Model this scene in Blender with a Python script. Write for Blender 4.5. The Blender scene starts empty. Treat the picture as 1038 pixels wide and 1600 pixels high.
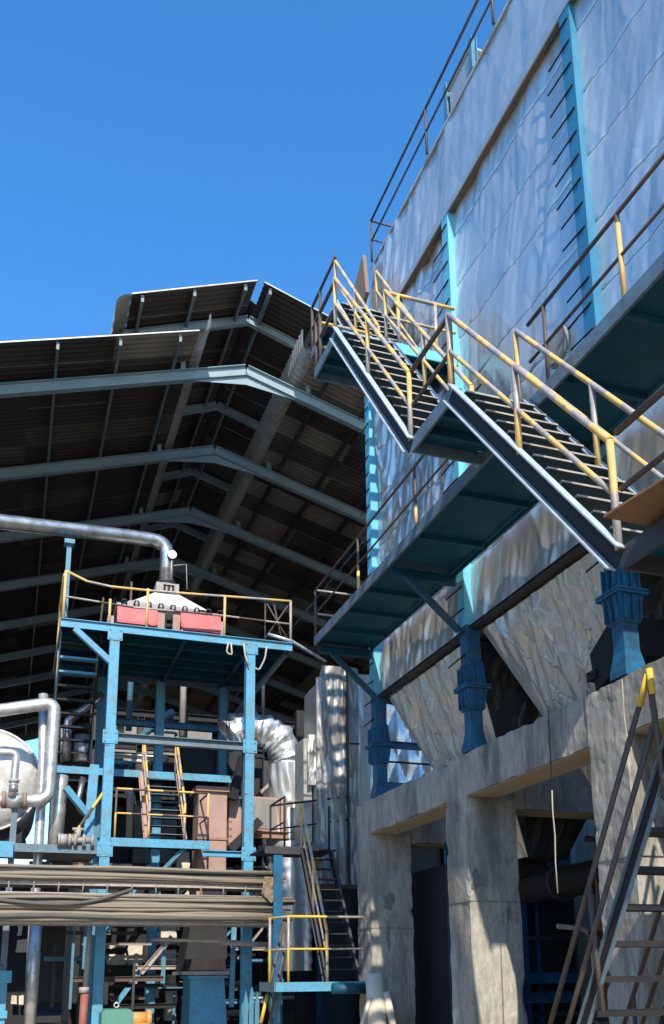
import bpy, math, random
from mathutils import Vector, Matrix, noise
random.seed(7)
scene = bpy.context.scene
COL = scene.collection
V = Vector

# ------------------------------------------------------------------ camera
PP = (522.35, 1178.545); FOC = 1447.1231; EYE = V((0, 0, 1.6))
def _ray(px, py):
    return V((px - PP[0], -(py - PP[1]), -FOC)).normalized()
EX, EY, EZ = _ray(4800, 1482), _ray(8, 1528), _ray(464, -4900)
ROT = Matrix((EX, EY, EZ))
def at(px, py, X=None, Y=None, Z=None):
    """survey helper: the point of the photograph's pixel on a known vertical or level plane"""
    v = ROT @ V((px - PP[0], -(py - PP[1]), -FOC))
    t = (X - EYE.x) / v.x if X is not None else (Y - EYE.y) / v.y if Y is not None else (Z - EYE.z) / v.z
    return EYE + v * t

cd = bpy.data.cameras.new('camera'); cam = bpy.data.objects.new('camera', cd); COL.objects.link(cam)
cd.sensor_fit = 'HORIZONTAL'; cd.sensor_width = 36; cd.lens = FOC / 1038 * 36
cd.shift_x = -(PP[0] - 519) / 1038; cd.shift_y = (PP[1] - 800) / 1038
cd.clip_start = 0.1; cd.clip_end = 5000
cam.matrix_world = Matrix.Translation(EYE) @ ROT.to_4x4()
scene.camera = cam

# ------------------------------------------------------------------ light
SUN = V((0.215, 1.0, -0.86)).normalized()
elev = math.asin(-SUN.z)
sd = bpy.data.lights.new('sun', 'SUN'); sd.energy = 2.75; sd.angle = math.radians(0.5); sd.color = (1, 0.92, 0.78)
so = bpy.data.objects.new('sun', sd); COL.objects.link(so)
so.rotation_euler = SUN.to_track_quat('-Z', 'Y').to_euler()
w = bpy.data.worlds.new('World'); scene.world = w; w.use_nodes = True
nt = w.node_tree; bg = nt.nodes['Background']
sky = nt.nodes.new('ShaderNodeTexSky'); sky.sky_type = 'NISHITA'; sky.sun_disc = False
sky.sun_elevation = elev
sky.sun_rotation = math.atan2(-SUN.x, -SUN.y)
sky.altitude = 300; sky.air_density = 1.0; sky.dust_density = 0.15; sky.ozone_density = 3.0
hs = nt.nodes.new('ShaderNodeHueSaturation'); hs.inputs['Saturation'].default_value = 1.28
nt.links.new(sky.outputs[0], hs.inputs['Color']); nt.links.new(hs.outputs[0], bg.inputs['Color'])
bg.inputs['Strength'].default_value = 0.15
scene.view_settings.view_transform = 'Standard'; scene.view_settings.look = 'None'
scene.view_settings.exposure = 1.18; scene.view_settings.gamma = 1
scene.cycles.max_bounces = 6; scene.cycles.diffuse_bounces = 3; scene.cycles.glossy_bounces = 3

# ------------------------------------------------------------------ materials
MATS = {}
def mat(name, col, rough=0.6, metal=0.0, dirt=None, dscale=3.0, damt=0.5, bump=0.0, bscale=20.0, stretch=(1, 1, 1),
        spots=None, sscale=9.0, sthr=0.62, spec=0.4, crumple=0.0, cscale=2.4, cstretch=(1, 1, .42), dlo=0.38, dhi=0.68, grain=0.0):
    m = bpy.data.materials.new(name); m.use_nodes = True; MATS[name] = m
    n = m.node_tree.nodes; l = m.node_tree.links; p = n['Principled BSDF']
    p.inputs['Roughness'].default_value = rough; p.inputs['Metallic'].default_value = metal
    p.inputs['Specular IOR Level'].default_value = spec
    tc = n.new('ShaderNodeTexCoord'); mp = n.new('ShaderNodeMapping'); l.new(tc.outputs['Object'], mp.inputs['Vector'])
    mp.inputs['Scale'].default_value = stretch
    out = None
    rgb = n.new('ShaderNodeRGB'); rgb.outputs[0].default_value = (*col, 1); out = rgb.outputs[0]
    def layer(out, c, scale, lo, hi, amt, det=6):
        t = n.new('ShaderNodeTexNoise'); t.inputs['Scale'].default_value = scale; t.inputs['Detail'].default_value = det
        t.inputs['Roughness'].default_value = 0.65
        l.new(mp.outputs[0], t.inputs['Vector'])
        r = n.new('ShaderNodeMapRange'); r.inputs[1].default_value = lo; r.inputs[2].default_value = hi
        r.inputs[4].default_value = amt; l.new(t.outputs[0], r.inputs[0])
        x = n.new('ShaderNodeMix'); x.data_type = 'RGBA'; x.inputs[7].default_value = (*c, 1)
        l.new(r.outputs[0], x.inputs[0]); l.new(out, x.inputs[6]); return x.outputs[2], t
    if dirt: out, t = layer(out, dirt, dscale, dlo, dhi, damt)
    if spots: out, t2 = layer(out, spots, sscale, sthr, sthr + 0.05, 0.9, 9)
    if grain:
        for sc_, k_ in ((17.0, 1.0), (60.0, .7)):
            out, t3 = layer(out, tuple(c*.35 for c in col), sc_, 0.42, 0.72, grain*k_, 8)
    l.new(out, p.inputs['Base Color'])
    if bump:
        t = n.new('ShaderNodeTexNoise'); t.inputs['Scale'].default_value = bscale; t.inputs['Detail'].default_value = 5
        l.new(mp.outputs[0], t.inputs['Vector'])
        b = n.new('ShaderNodeBump'); b.inputs['Strength'].default_value = bump; b.inputs['Distance'].default_value = 0.02
        l.new(t.outputs[0], b.inputs['Height']); l.new(b.outputs[0], p.inputs['Normal'])
        if crumple:
            # sharp folds: two sizes of distorted cells, leaning a little
            m2 = n.new('ShaderNodeMapping'); m2.inputs['Scale'].default_value = cstretch; m2.inputs['Rotation'].default_value = (math.radians(14), 0, 0)
            l.new(tc.outputs['Object'], m2.inputs['Vector'])
            dn = n.new('ShaderNodeTexNoise'); dn.inputs['Scale'].default_value = 1.3; dn.inputs['Detail'].default_value = 2; l.new(m2.outputs[0], dn.inputs['Vector'])
            vm = n.new('ShaderNodeMix'); vm.data_type = 'VECTOR'; vm.inputs[0].default_value = 0.35
            l.new(m2.outputs[0], vm.inputs[4]); l.new(dn.outputs['Color'], vm.inputs[5])
            last = None
            for sc_, am in ((cscale, 1.0), (cscale*2.7, 0.35)):
                vo = n.new('ShaderNodeTexVoronoi'); vo.inputs['Scale'].default_value = sc_; l.new(vm.outputs[1], vo.inputs['Vector'])
                mu = n.new('ShaderNodeMath'); mu.operation = 'MULTIPLY'; mu.inputs[1].default_value = am; l.new(vo.outputs['Distance'], mu.inputs[0])
                if last is None: last = mu
                else:
                    ad = n.new('ShaderNodeMath'); l.new(last.outputs[0], ad.inputs[0]); l.new(mu.outputs[0], ad.inputs[1]); last = ad
            b2 = n.new('ShaderNodeBump'); b2.inputs['Strength'].default_value = crumple; b2.inputs['Distance'].default_value = 0.09
            l.new(last.outputs[0], b2.inputs['Height']); l.new(b.outputs[0], b2.inputs['Normal']); l.new(b2.outputs[0], p.inputs['Normal'])
    return m
M = lambda k: MATS[k]
mat('blue_paint', (0.075, 0.25, 0.37), 0.5, 0, (0.10, 0.18, 0.22), 2.8, 0.8, 0.15, 30, spots=(0.12, 0.09, 0.07), sscale=7, sthr=0.62, grain=.35)
mat('bright_blue_paint', (0.095, 0.35, 0.52), 0.5, 0, (0.13, 0.25, 0.32), 3.2, 0.85, 0.15, 30, spots=(0.11, 0.085, 0.07), sscale=8, sthr=0.625, dlo=.45, dhi=.62, grain=.35)
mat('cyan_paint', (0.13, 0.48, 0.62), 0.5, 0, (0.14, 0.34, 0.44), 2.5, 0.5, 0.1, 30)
mat('dark_blue_paint', (0.016, 0.14, 0.27), 0.42, 0, (0.025, 0.05, 0.075), 3, 0.8, 0.15, 25, spots=(0.05, 0.04, 0.035), sscale=8, sthr=0.6, grain=.4)
mat('grey_blue_paint', (0.15, 0.225, 0.27), 0.5, 0, (0.10, 0.115, 0.12), 2.6, 0.85, 0.15, 30, spots=(0.10, 0.08, 0.07), sscale=9, sthr=.62, grain=.35)
mat('pale_steel', (0.42, 0.50, 0.54), 0.45, 0, (0.25, 0.27, 0.27), 5, 0.6, 0.1, 40)
mat('shaded_column_blue', (0.03, 0.20, 0.34), 0.5, 0, (0.03, 0.13, 0.22), 2, 0.5, 0.1, 30)
mat('deck_blue', (0.003, 0.085, 0.135), 0.55, 0, (0.006, 0.035, 0.055), 1.8, 0.7, 0.2, 12, spots=(0.05, 0.08, 0.085), sscale=3.5, sthr=0.62, grain=.4)
mat('dark_steel', (0.035, 0.037, 0.042), 0.55, 0, (0.07, 0.06, 0.05), 3, 0.5, 0.2, 20)
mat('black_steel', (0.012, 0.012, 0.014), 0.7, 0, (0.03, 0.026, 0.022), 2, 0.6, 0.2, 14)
mat('tread_steel', (0.012, 0.06, 0.078), 0.5, 0, (0.05, 0.05, 0.05), 4, 0.6, 0.2, 60)
mat('yellow_paint', (0.74, 0.46, 0.15), 0.5, 0, (0.45, 0.27, 0.09), 5, 0.6, 0.1, 40, spots=(0.14, 0.09, 0.06), sscale=12, sthr=0.64)
mat('strong_yellow', (0.75, 0.48, 0.05), 0.5, 0, (0.45, 0.28, 0.05), 5, 0.6, 0.1, 40)
mat('grey_pipe', (0.42, 0.37, 0.33), 0.5, 0.1, (0.24, 0.18, 0.14), 6, 0.7, 0.1, 40)
mat('rust_pipe', (0.11, 0.078, 0.06), 0.6, 0.1, (0.09, 0.06, 0.05), 6, 0.7, 0.15, 40)
mat('foil', (0.66, 0.65, 0.635), 0.37, 0.70, (0.53, 0.51, 0.48), .7, 0.6, 0.3, 6, (1, 1, 0.5), crumple=0.2)
mat('foil_bright', (0.84, 0.84, 0.83), 0.40, 0.75, (0.72, 0.72, 0.72), 2, 0.5, 0.4, 9, (1, 1, 0.6), crumple=0.3, cscale=4, cstretch=(1, 1, 1))
mat('foil_dull', (0.62, 0.60, 0.55), 0.38, 0.66, (0.47, 0.445, 0.40), 1.0, 0.6, 0.3, 8, (1, 1, 0.6), crumple=0.2, cscale=3.4)
mat('foil_hopper_shade', (0.10, 0.098, 0.094), 0.5, 0.6, (0.05, 0.048, 0.045), 1.6, 0.8, 0.3, 8)  # near-black foil: the shade between hoppers is put into the colour
mat('foil_duct_shade', (0.30, 0.285, 0.265), 0.42, 0.5, (0.19, 0.18, 0.165), 1.6, 0.8, 0.4, 7, (1, 1, 0.4))  # darker foil carries the shadow lying on the tall duct
mat('pipe_aluminium', (0.66, 0.64, 0.61), 0.42, 0.7, (0.36, 0.34, 0.31), 5, 0.8, 0.25, 16, dlo=.44, dhi=.64)
mat('polished_pipe', (0.50, 0.485, 0.46), 0.30, 0.85, (0.26, 0.24, 0.22), 4, 0.8, 0.2, 14, dlo=.42, dhi=.62)
mat('soffit_rust', (0.25, 0.165, 0.10), 0.8, 0, (0.20, 0.15, 0.11), 2.5, 0.7, 0.2, 15)
mat('concrete', (0.44, 0.405, 0.34), 0.88, 0, (0.18, 0.163, 0.138), 2.1, 0.9, 0.6, 9, (1, 1, 0.25), spots=(0.13, 0.115, 0.095), sscale=2.6, sthr=0.62, dlo=0.44, dhi=0.62, grain=.55)
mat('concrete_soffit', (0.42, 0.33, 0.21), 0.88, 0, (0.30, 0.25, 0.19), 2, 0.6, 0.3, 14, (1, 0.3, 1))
mat('concrete_patch', (0.20, 0.19, 0.18), 0.9, 0, (0.14, 0.13, 0.12), 5, 0.6, 0.4, 14)
mat('pale_concrete', (0.62, 0.55, 0.44), 0.85, 0, (0.48, 0.42, 0.33), 1.5, 0.6, 0.3, 14)
mat('dirty_panel', (0.30, 0.28, 0.25), 0.8, 0, (0.16, 0.15, 0.13), 1.2, 0.8, 0.2, 10, (1, 1, 0.4))
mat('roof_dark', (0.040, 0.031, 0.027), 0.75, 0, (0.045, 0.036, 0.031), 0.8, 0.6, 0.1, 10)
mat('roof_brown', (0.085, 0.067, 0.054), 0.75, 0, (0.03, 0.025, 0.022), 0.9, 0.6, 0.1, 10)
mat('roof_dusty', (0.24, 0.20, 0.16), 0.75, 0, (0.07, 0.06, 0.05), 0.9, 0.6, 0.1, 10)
mat('roof_lap', (0.32, 0.28, 0.24), 0.7, 0, (0.08, 0.07, 0.06), 1.5, 0.8, 0, 10)  # pale strips: light caught on the lap edges, put into the colour
mat('flashing_steel', (0.46, 0.45, 0.43), 0.5, 0.3, (0.25, 0.24, 0.22), 2, 0.7, 0.1, 20)
mat('purlin_steel', (0.16, 0.21, 0.23), 0.5, 0, (0.09, 0.11, 0.12), 1.2, 0.6, 0.1, 20)
mat('seam_dark', (0.13, 0.125, 0.12), 0.6, 0.3)
mat('shed_steel', (0.24, 0.325, 0.36), 0.5, 0, (0.15, 0.21, 0.235), 1.2, 0.6, 0.1, 20)
mat('lit_steel', (0.40, 0.50, 0.53), 0.5, 0, (0.30, 0.37, 0.39), 1.2, 0.6, 0.1, 20)
mat('rusty_red', (0.30, 0.07, 0.05), 0.6, 0, (0.22, 0.12, 0.09), 4, 0.8, 0.15, 20)
mat('red_paint', (0.52, 0.085, 0.085), 0.5, 0, (0.52, 0.16, 0.15), 3, 0.6, 0.15, 20, spots=(0.30, 0.20, 0.18), sscale=5, sthr=0.64)
mat('pink_primer', (0.40, 0.25, 0.205), 0.65, 0, (0.27, 0.175, 0.14), 2, 0.7, 0.15, 20, spots=(0.16, 0.10, 0.08), sscale=5, sthr=0.64)
mat('rust_plate', (0.33, 0.19, 0.13), 0.75, 0, (0.20, 0.13, 0.10), 2.5, 0.7, 0.25, 18)
mat('plywood', (0.19, 0.10, 0.048), 0.75, 0, (0.28, 0.15, 0.07), 3, 0.6, 0.15, 20, (1, 5, 1))
mat('machine_grey', (0.36, 0.33, 0.31), 0.6, 0, (0.22, 0.19, 0.17), 3, 0.6, 0.15, 20)
mat('cable_grey', (0.24, 0.20, 0.15), 0.75, 0, (0.17, 0.155, 0.13), 3, 0.7, 0.2, 20, (0.3, 3, 3))
mat('cable_dark', (0.075, 0.070, 0.064), 0.7, 0, (0.14, 0.13, 0.11), 3, 0.7, 0.2, 20, (0.3, 3, 3))
mat('tank_plaster', (0.68, 0.665, 0.64), 0.7, 0.1, (0.42, 0.40, 0.37), 2.6, 0.8, 0.8, 5, dlo=.44, dhi=.62)
mat('shade_dark', (0.03, 0.029, 0.028), 0.9, 0, (0.055, 0.05, 0.045), 1.2, 0.7, 0.3, 8)  # near-black colour in place of the shade under house and shed
mat('white_dial', (0.8, 0.8, 0.78), 0.4)
mat('green_paint', (0.10, 0.26, 0.21), 0.5, 0, (0.07, 0.20, 0.16), 5, 0.5, 0.1, 30)
mat('orange_paint', (0.60, 0.30, 0.08), 0.5, 0, (0.5, 0.25, 0.08), 5, 0.5)
mat('rope', (0.42, 0.37, 0.29), 0.9)
mat('white_rope', (0.75, 0.72, 0.64), 0.8)
mat('ground_dirt', (0.34, 0.30, 0.235), 0.95, 0, (0.24, 0.21, 0.17), 0.35, 0.8, 0.5, 3)
mat('plaster_wall', (0.50, 0.46, 0.40), 0.9, 0, (0.38, 0.35, 0.31), 0.6, 0.6, 0.2, 6)

# ------------------------------------------------------------------ mesh builder
class MB:
    def __init__(s): s.v = []; s.f = []; s.m = []; s.s = []
    def add(s, vs, fs, mi=0, smooth=False):
        b = len(s.v); s.v += [V(x) for x in vs]
        for f in fs: s.f.append([i + b for i in f]); s.m.append(mi); s.s.append(smooth)
        return s
    def box(s, a, b, mi=0):
        (x0, y0, z0), (x1, y1, z1) = a, b
        x0, x1 = min(x0, x1), max(x0, x1); y0, y1 = min(y0, y1), max(y0, y1); z0, z1 = min(z0, z1), max(z0, z1)
        return s.add([(x0,y0,z0),(x1,y0,z0),(x1,y1,z0),(x0,y1,z0),(x0,y0,z1),(x1,y0,z1),(x1,y1,z1),(x0,y1,z1)],
              [(0,3,2,1),(4,5,6,7),(0,1,5,4),(1,2,6,5),(2,3,7,6),(3,0,4,7)], mi)
    def beam(s, p, q, w, h, up=(0, 0, 1), mi=0, off=(0, 0)):
        """rectangular bar from p to q, w across, h along up"""
        p, q = V(p), V(q); d = (q - p).normalized(); u = V(up)
        if abs(d.dot(u)) > 0.98: u = V((0, 1, 0))
        r = d.cross(u).normalized(); u = r.cross(d).normalized()
        c = []
        for e in (p, q):
            for a, b in ((-1,-1),(1,-1),(1,1),(-1,1)): c.append(e + r * (a*w/2 + off[0]) + u * (b*h/2 + off[1]))
        return s.add(c, [(0,3,2,1),(4,5,6,7),(0,1,5,4),(1,2,6,5),(2,3,7,6),(3,0,4,7)], mi)
    def ibeam(s, p, q, w, h, tf=0.016, tw=0.012, up=(0, 0, 1), mi=0):
        s.beam(p, q, w, tf, up, mi, (0, h/2 - tf/2)); s.beam(p, q, w, tf, up, mi, (0, -h/2 + tf/2))
        return s.beam(p, q, tw, h - 2*tf, up, mi)
    def tube(s, pts, r, n=8, mi=0, fillet=0.0, band=None, radii=None):
        pts = [V(p) for p in pts]
        if fillet:
            o = [pts[0]]
            for i in range(1, len(pts) - 1):
                a, b, c = pts[i-1], pts[i], pts[i+1]
                fl = min(fillet, (a-b).length*.49, (c-b).length*.49)
                p0 = b + (a-b).normalized()*fl; p1 = b + (c-b).normalized()*fl
                for k in range(7):
                    t = k/6; o.append(p0*(1-t)**2 + b*2*t*(1-t) + p1*t*t)
            o.append(pts[-1]); pts = o
        if band:
            o = [pts[0]]
            for a, b in zip(pts, pts[1:]):
                k = max(1, round((b-a).length / band))
                o += [a.lerp(b, (j + 1)/k) for j in range(k)]
            pts = o
        rings = []; prev = None
        for i, p in enumerate(pts):
            d = (pts[min(i+1, len(pts)-1)] - pts[max(i-1, 0)]).normalized()
            if prev is None:
                u = d.orthogonal().normalized()
            else:
                u = (prev - d * prev.dot(d)).normalized()
            prev = u; v = d.cross(u)
            rr = radii[i] if radii else r
            rings.append([p + (u*math.cos(2*math.pi*j/n) + v*math.sin(2*math.pi*j/n))*rr for j in range(n)])
        b = len(s.v); ph = random.randint(0, 1)
        for rg in rings: s.v += rg
        for i in range(len(rings)-1):
            for j in range(n):
                s.f.append([b+i*n+j, b+i*n+(j+1)%n, b+(i+1)*n+(j+1)%n, b+(i+1)*n+j])
                s.m.append((mi + (i+ph) % 2) if band else mi); s.s.append(True)
        s.f.append([b+j for j in range(n)][::-1]); s.m.append(mi); s.s.append(False)
        s.f.append([b+(len(rings)-1)*n+j for j in range(n)]); s.m.append(mi); s.s.append(False)
        return s
    def cyl(s, p, q, r0, r1=None, n=16, mi=0):
        r1 = r0 if r1 is None else r1
        return s.tube([p, q], r0, n, mi, radii=[r0, r1])
    def prism(s, poly, axis, a, b, mi=0):
        """polygon of (u,v) pairs extruded along axis from a to b; axis X: (y,z), Y: (x,z), Z: (x,y)"""
        def P(u, v, t): return (t,u,v) if axis == 'X' else (u,t,v) if axis == 'Y' else (u,v,t)
        n = len(poly); vs = [P(u,v,a) for u,v in poly] + [P(u,v,b) for u,v in poly]
        fs = [list(range(n))[::-1], list(range(n, 2*n))] + [(i,(i+1)%n,(i+1)%n+n,i+n) for i in range(n)]
        return s.add(vs, fs, mi)
    def grid(s, fn, nu, nv, mi=0, smooth=True, tri=False):
        b = len(s.v)
        for j in range(nv+1):
            for i in range(nu+1): s.v.append(V(fn(i/nu, j/nv)))
        for j in range(nv):
            for i in range(nu):
                a = b+j*(nu+1)+i; q = [a, a+1, a+nu+2, a+nu+1]
                fs = [q] if not tri else ([[q[0],q[1],q[2]],[q[0],q[2],q[3]]] if (i+j) % 2 else [[q[0],q[1],q[3]],[q[1],q[2],q[3]]])
                for f in fs: s.f.append(f); s.m.append(mi); s.s.append(smooth)
        return s
    def build(s, name, mats, parent=None, origin=None):
        mats = mats if isinstance(mats, (list, tuple)) else [mats]
        me = bpy.data.meshes.new(name)
        par_loc = parent['_o'] if parent is not None and '_o' in parent else (0, 0, 0)
        o = V(origin) if origin is not None else V(par_loc)
        me.from_pydata([v - o for v in s.v], [], s.f)
        for k in mats: me.materials.append(M(k))
        me.polygons.foreach_set('material_index', [min(i, len(mats)-1) for i in s.m])
        me.polygons.foreach_set('use_smooth', s.s)
        import bmesh
        bm = bmesh.new(); bm.from_mesh(me); bmesh.ops.recalc_face_normals(bm, faces=bm.faces); bm.to_mesh(me); bm.free()
        me.update()
        ob = bpy.data.objects.new(name, me); COL.objects.link(ob)
        ob['_o'] = tuple(o)
        if parent is not None:
            ob.parent = parent; ob.location = o - V(par_loc)
        else: ob.location = o
        return ob
def tag(o, label=None, cat=None, group=None, kind=None):
    if label: o['label'] = label
    if cat: o['category'] = cat
    if group: o['group'] = group
    if kind: o['kind'] = kind
    return o
def thing(name, label, cat, loc, group=None):
    o = bpy.data.objects.new(name, None); COL.objects.link(o); o.empty_display_size = 0.2
    o.location = loc; o['_o'] = tuple(loc)
    return tag(o, label, cat, group)

def _h(i, j, seed): return noise.cell(V((i + .5, j + .5, seed + .5)))
def facet(a, b, ca, cb, seed, ridge=0):
    """crumpled sheet: piecewise flat facets on a diamond lattice of cells ca wide and cb tall"""
    a += .35*ca*noise.noise(V((a/ca*.45, b/cb*.45, seed))); b += .35*cb*noise.noise(V((b/cb*.45, a/ca*.45, seed + 3)))
    q1, q2 = a/ca + b/cb, a/ca - b/cb
    i, j = math.floor(q1), math.floor(q2); f, g = q1 - i, q2 - j
    rg = 0
    if ridge:
        for t_, sd_ in ((f, (i, j)), (1-f, (i+1, j)), (g, (j, i)), (1-g, (j+1, i)), (abs(f+g-1), (i+j, i-j))):
            rg += ridge*(_h(sd_[0]*1.7, sd_[1]*1.3, seed + 11)) * max(0, 1 - abs(t_)/.10)
    return rg + _pl(i, j, f, g, seed)
REG = [0.0]
def _hh(i, j, seed): return (1-REG[0])*_h(i, j, seed) + REG[0]*((i + j) % 2)
def _pl(i, j, f, g, seed):
    if f + g < 1: return _hh(i, j, seed)*(1-f-g) + _hh(i+1, j, seed)*f + _hh(i, j+1, seed)*g
    return _hh(i+1, j+1, seed)*(f+g-1) + _hh(i, j+1, seed)*(1-f) + _hh(i+1, j, seed)*(1-g)
BAND = ['yellow_paint', 'grey_pipe']
def rail_set(root, path, posts, h=1.0, r=0.032, mids=(0.5,), mats=BAND, band=0.36, close=False, post_r=None):
    """a handrail as parts of root: top rail, mid rail and one post at each base point"""
    up = V((0, 0, 1))
    t = MB(); t.tube([V(p) + up*h for p in path], r, 7, band=band if len(mats) > 1 else None); t.build('top_rail', mats, root)
    for k in mids:
        t = MB(); t.tube([V(p) + up*h*k for p in path], r*.8, 7, band=band*.9 if len(mats) > 1 else None); t.build('mid_rail', mats, root)
    for p in posts:
        t = MB(); t.tube([V(p), V(p) + up*h], post_r or r*1.02, 7, band=h*.48 if len(mats) > 1 else None); t.build('post', mats, root)

def flight(name, label, x0, x1, y0, z0, y1, z1, n, rails=('l', 'r'), mats=BAND, sm='grey_blue_paint', h=0.95, tread='tread_steel',
           swap=False, group='steel stair flights', depth=0.2, fw=0.085, tt=0.02, nose='grey_pipe', top=('pale_steel')):  # pale flange and nosing colours stand for sunlit edges
    """straight stair along Y: low end (y0,z0), high end (y1,z1)"""
    root = thing(name, label, 'stairs', (x0, y0, z0), group)
    for k, (x, sg) in enumerate(((x0, -1), (x1, 1))):
        m = MB(); p, q = V((x, y0, z0 - .08)), V((x, y1, z1 - .08))
        d = (q-p).normalized(); u = V((1,0,0)).cross(d).normalized()
        if u.z < 0: u = -u
        m.beam(p, q, 0.012, depth - .03, u, 0)
        m.beam(p, q, 0.085, 0.015, u, 1, (0, 0)) if False else None
        for sgn in (1, -1):
            a = u*(sgn*(depth/2 - .007)) + V((sg*(fw/2 - .006), 0, 0))
            m.beam(p + a, q + a, fw, 0.014, u, 1)
        m.build('stringer', ['black_steel' if sm != 'bright_blue_paint' else sm, top], root)  # web painted black for the shadow its flange throws
    for i in range(1, n):
        t = i/n; y = y0 + (y1-y0)*t; z = z0 + (z1-z0)*t
        m = MB(); dy = 0.11*(1 if y1 > y0 else -1)
        m.box((x0 + .012, y - .11, z - tt), (x1 - .012, y + .11, z))
        e = y - dy
        m.box((x0 + .012, e - .006, z - .015), (x1 - .012, e + .004, z + .003), 1)
        m.build('tread', [tread, nose], root)
    for s_ in rails:
        x = x0 if s_ == 'l' else x1
        a, b = V((x, y0, z0)), V((x, y1, z1))
        rail_set(root, [a, b], [a, a.lerp(b, .5), b], h, mats=mats)
    return root

# ================================================================== FILTER HOUSE (right)
COLY = [16.42, 12.48, 8.62, 4.76, 0.9]
def ridged(x, y, z):
    return 1 - abs(noise.noise(V((x, y, z)))) * 2
fh = thing('filter_house', 'tall foil clad dust filter house on blue columns above the concrete frame', 'filter house', (8.5, 8.5, 4.95))
def foil_wall(x, ya, yb, za, zb, amp, dens, seam=None, seed=0.0, tilt=0.0, sx=0.0):
    nu = max(2, int((yb-ya)*dens)); zs = [za]; z0 = za
    if seam:
        while z0 < zb - .05:
            for f in (.0, .014, .04, .07, .12, .17, .22, .27, .32, .37, .42, .47, .52, .57, .62, .67, .72, .77, .82, .87, .92, .96): 
                if z0 + f*seam > za + .001 and z0 + f*seam < zb: zs.append(z0 + f*seam)
            z0 += seam
    else: zs += [za + (zb-za)*k/30 for k in range(1, 30)]
    zs.append(zb)
    def fn(u, v):
        y = ya + (yb-ya)*u; z = v
        k = noise.noise(V((y*.55 + seed, z*.3, 3.1)))
        yy = y + z*.16 + k*.5
        far = max(0.0, min(1.0, (y - 12.2)/3.0))
        d = amp*((.75 + .9*far)*facet(y + .2*z, z, .55, 1.15, seed, .2) + (.26 + .55*far)*facet(y + .3*z, z, .20, .5, seed + 4) + .5*noise.noise(V((y*.8, z*.5, seed))))
        if seam:
            f = ((z - za) % seam) / seam
            d = d*(.7 + .3*min(1, 6*min(f, 1-f))) + .008*math.sin(math.pi*f) - (.012 if f < .03 else 0)
        return (x - d, y, z + .022*noise.noise(V((y*.9, z*3, seed + 2))) + .008*noise.noise(V((y*5, z*3, seed))))
    m = MB(); n = nu + 1
    for z in zs:
        for i in range(n): m.v.append(V(fn(i/nu, z)))
    for j in range(len(zs)-1):
        sm_ = 1 if seam and zs[j+1] - zs[j] < .02*seam and j > 0 else 0
        for i in range(nu): m.f.append([j*n+i, j*n+i+1, (j+1)*n+i+1, (j+1)*n+i]); m.m.append(sm_); m.s.append(True)
    return m
# upper wall between the columns, built in horizontal courses of sheet
foil_wall(6.66, 0.5, 16.42, 6.98, 15.27, .055, 30, 1.05, 2.0).build('upper_cladding', ['foil', 'seam_dark'], fh)
# shell behind
m = MB(); m.box((6.76, .5, 7.0), (11.5, 16.35, 15.26)); m.build('shell', 'foil_dull', fh)
# parapet band
foil_wall(6.57, 0.5, 16.02, 14.84, 16.66, .035, 26, .62, 9.0).build('parapet_cladding', ['foil', 'seam_dark'], fh)
m = MB(); m.box((6.62, .5, 14.9), (11.5, 16.0, 16.62)); m.build('parapet_core', 'foil_dull', fh)
m = MB(); m.box((6.53, .5, 16.62), (6.68, 16.04, 16.69)); m.build('parapet_cap', 'flashing_steel', fh)
m = MB(); m.box((6.52, .5, 14.80), (6.545, 16.05, 14.95), 0); m.build('flashing', 'foil_dull', fh)
m = MB(); m.box((6.547, .5, 14.83), (6.72, 16.03, 14.86)); m.build('soffit', 'soffit_rust', fh)
# lower band ledge above the hoppers
m = MB(); m.ibeam((6.68, .5, 6.95), (6.68, 16.3, 6.95), .16, .06, up=(0,0,1)); m.build('hopper_ring_beam', 'dark_steel', fh)
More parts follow.
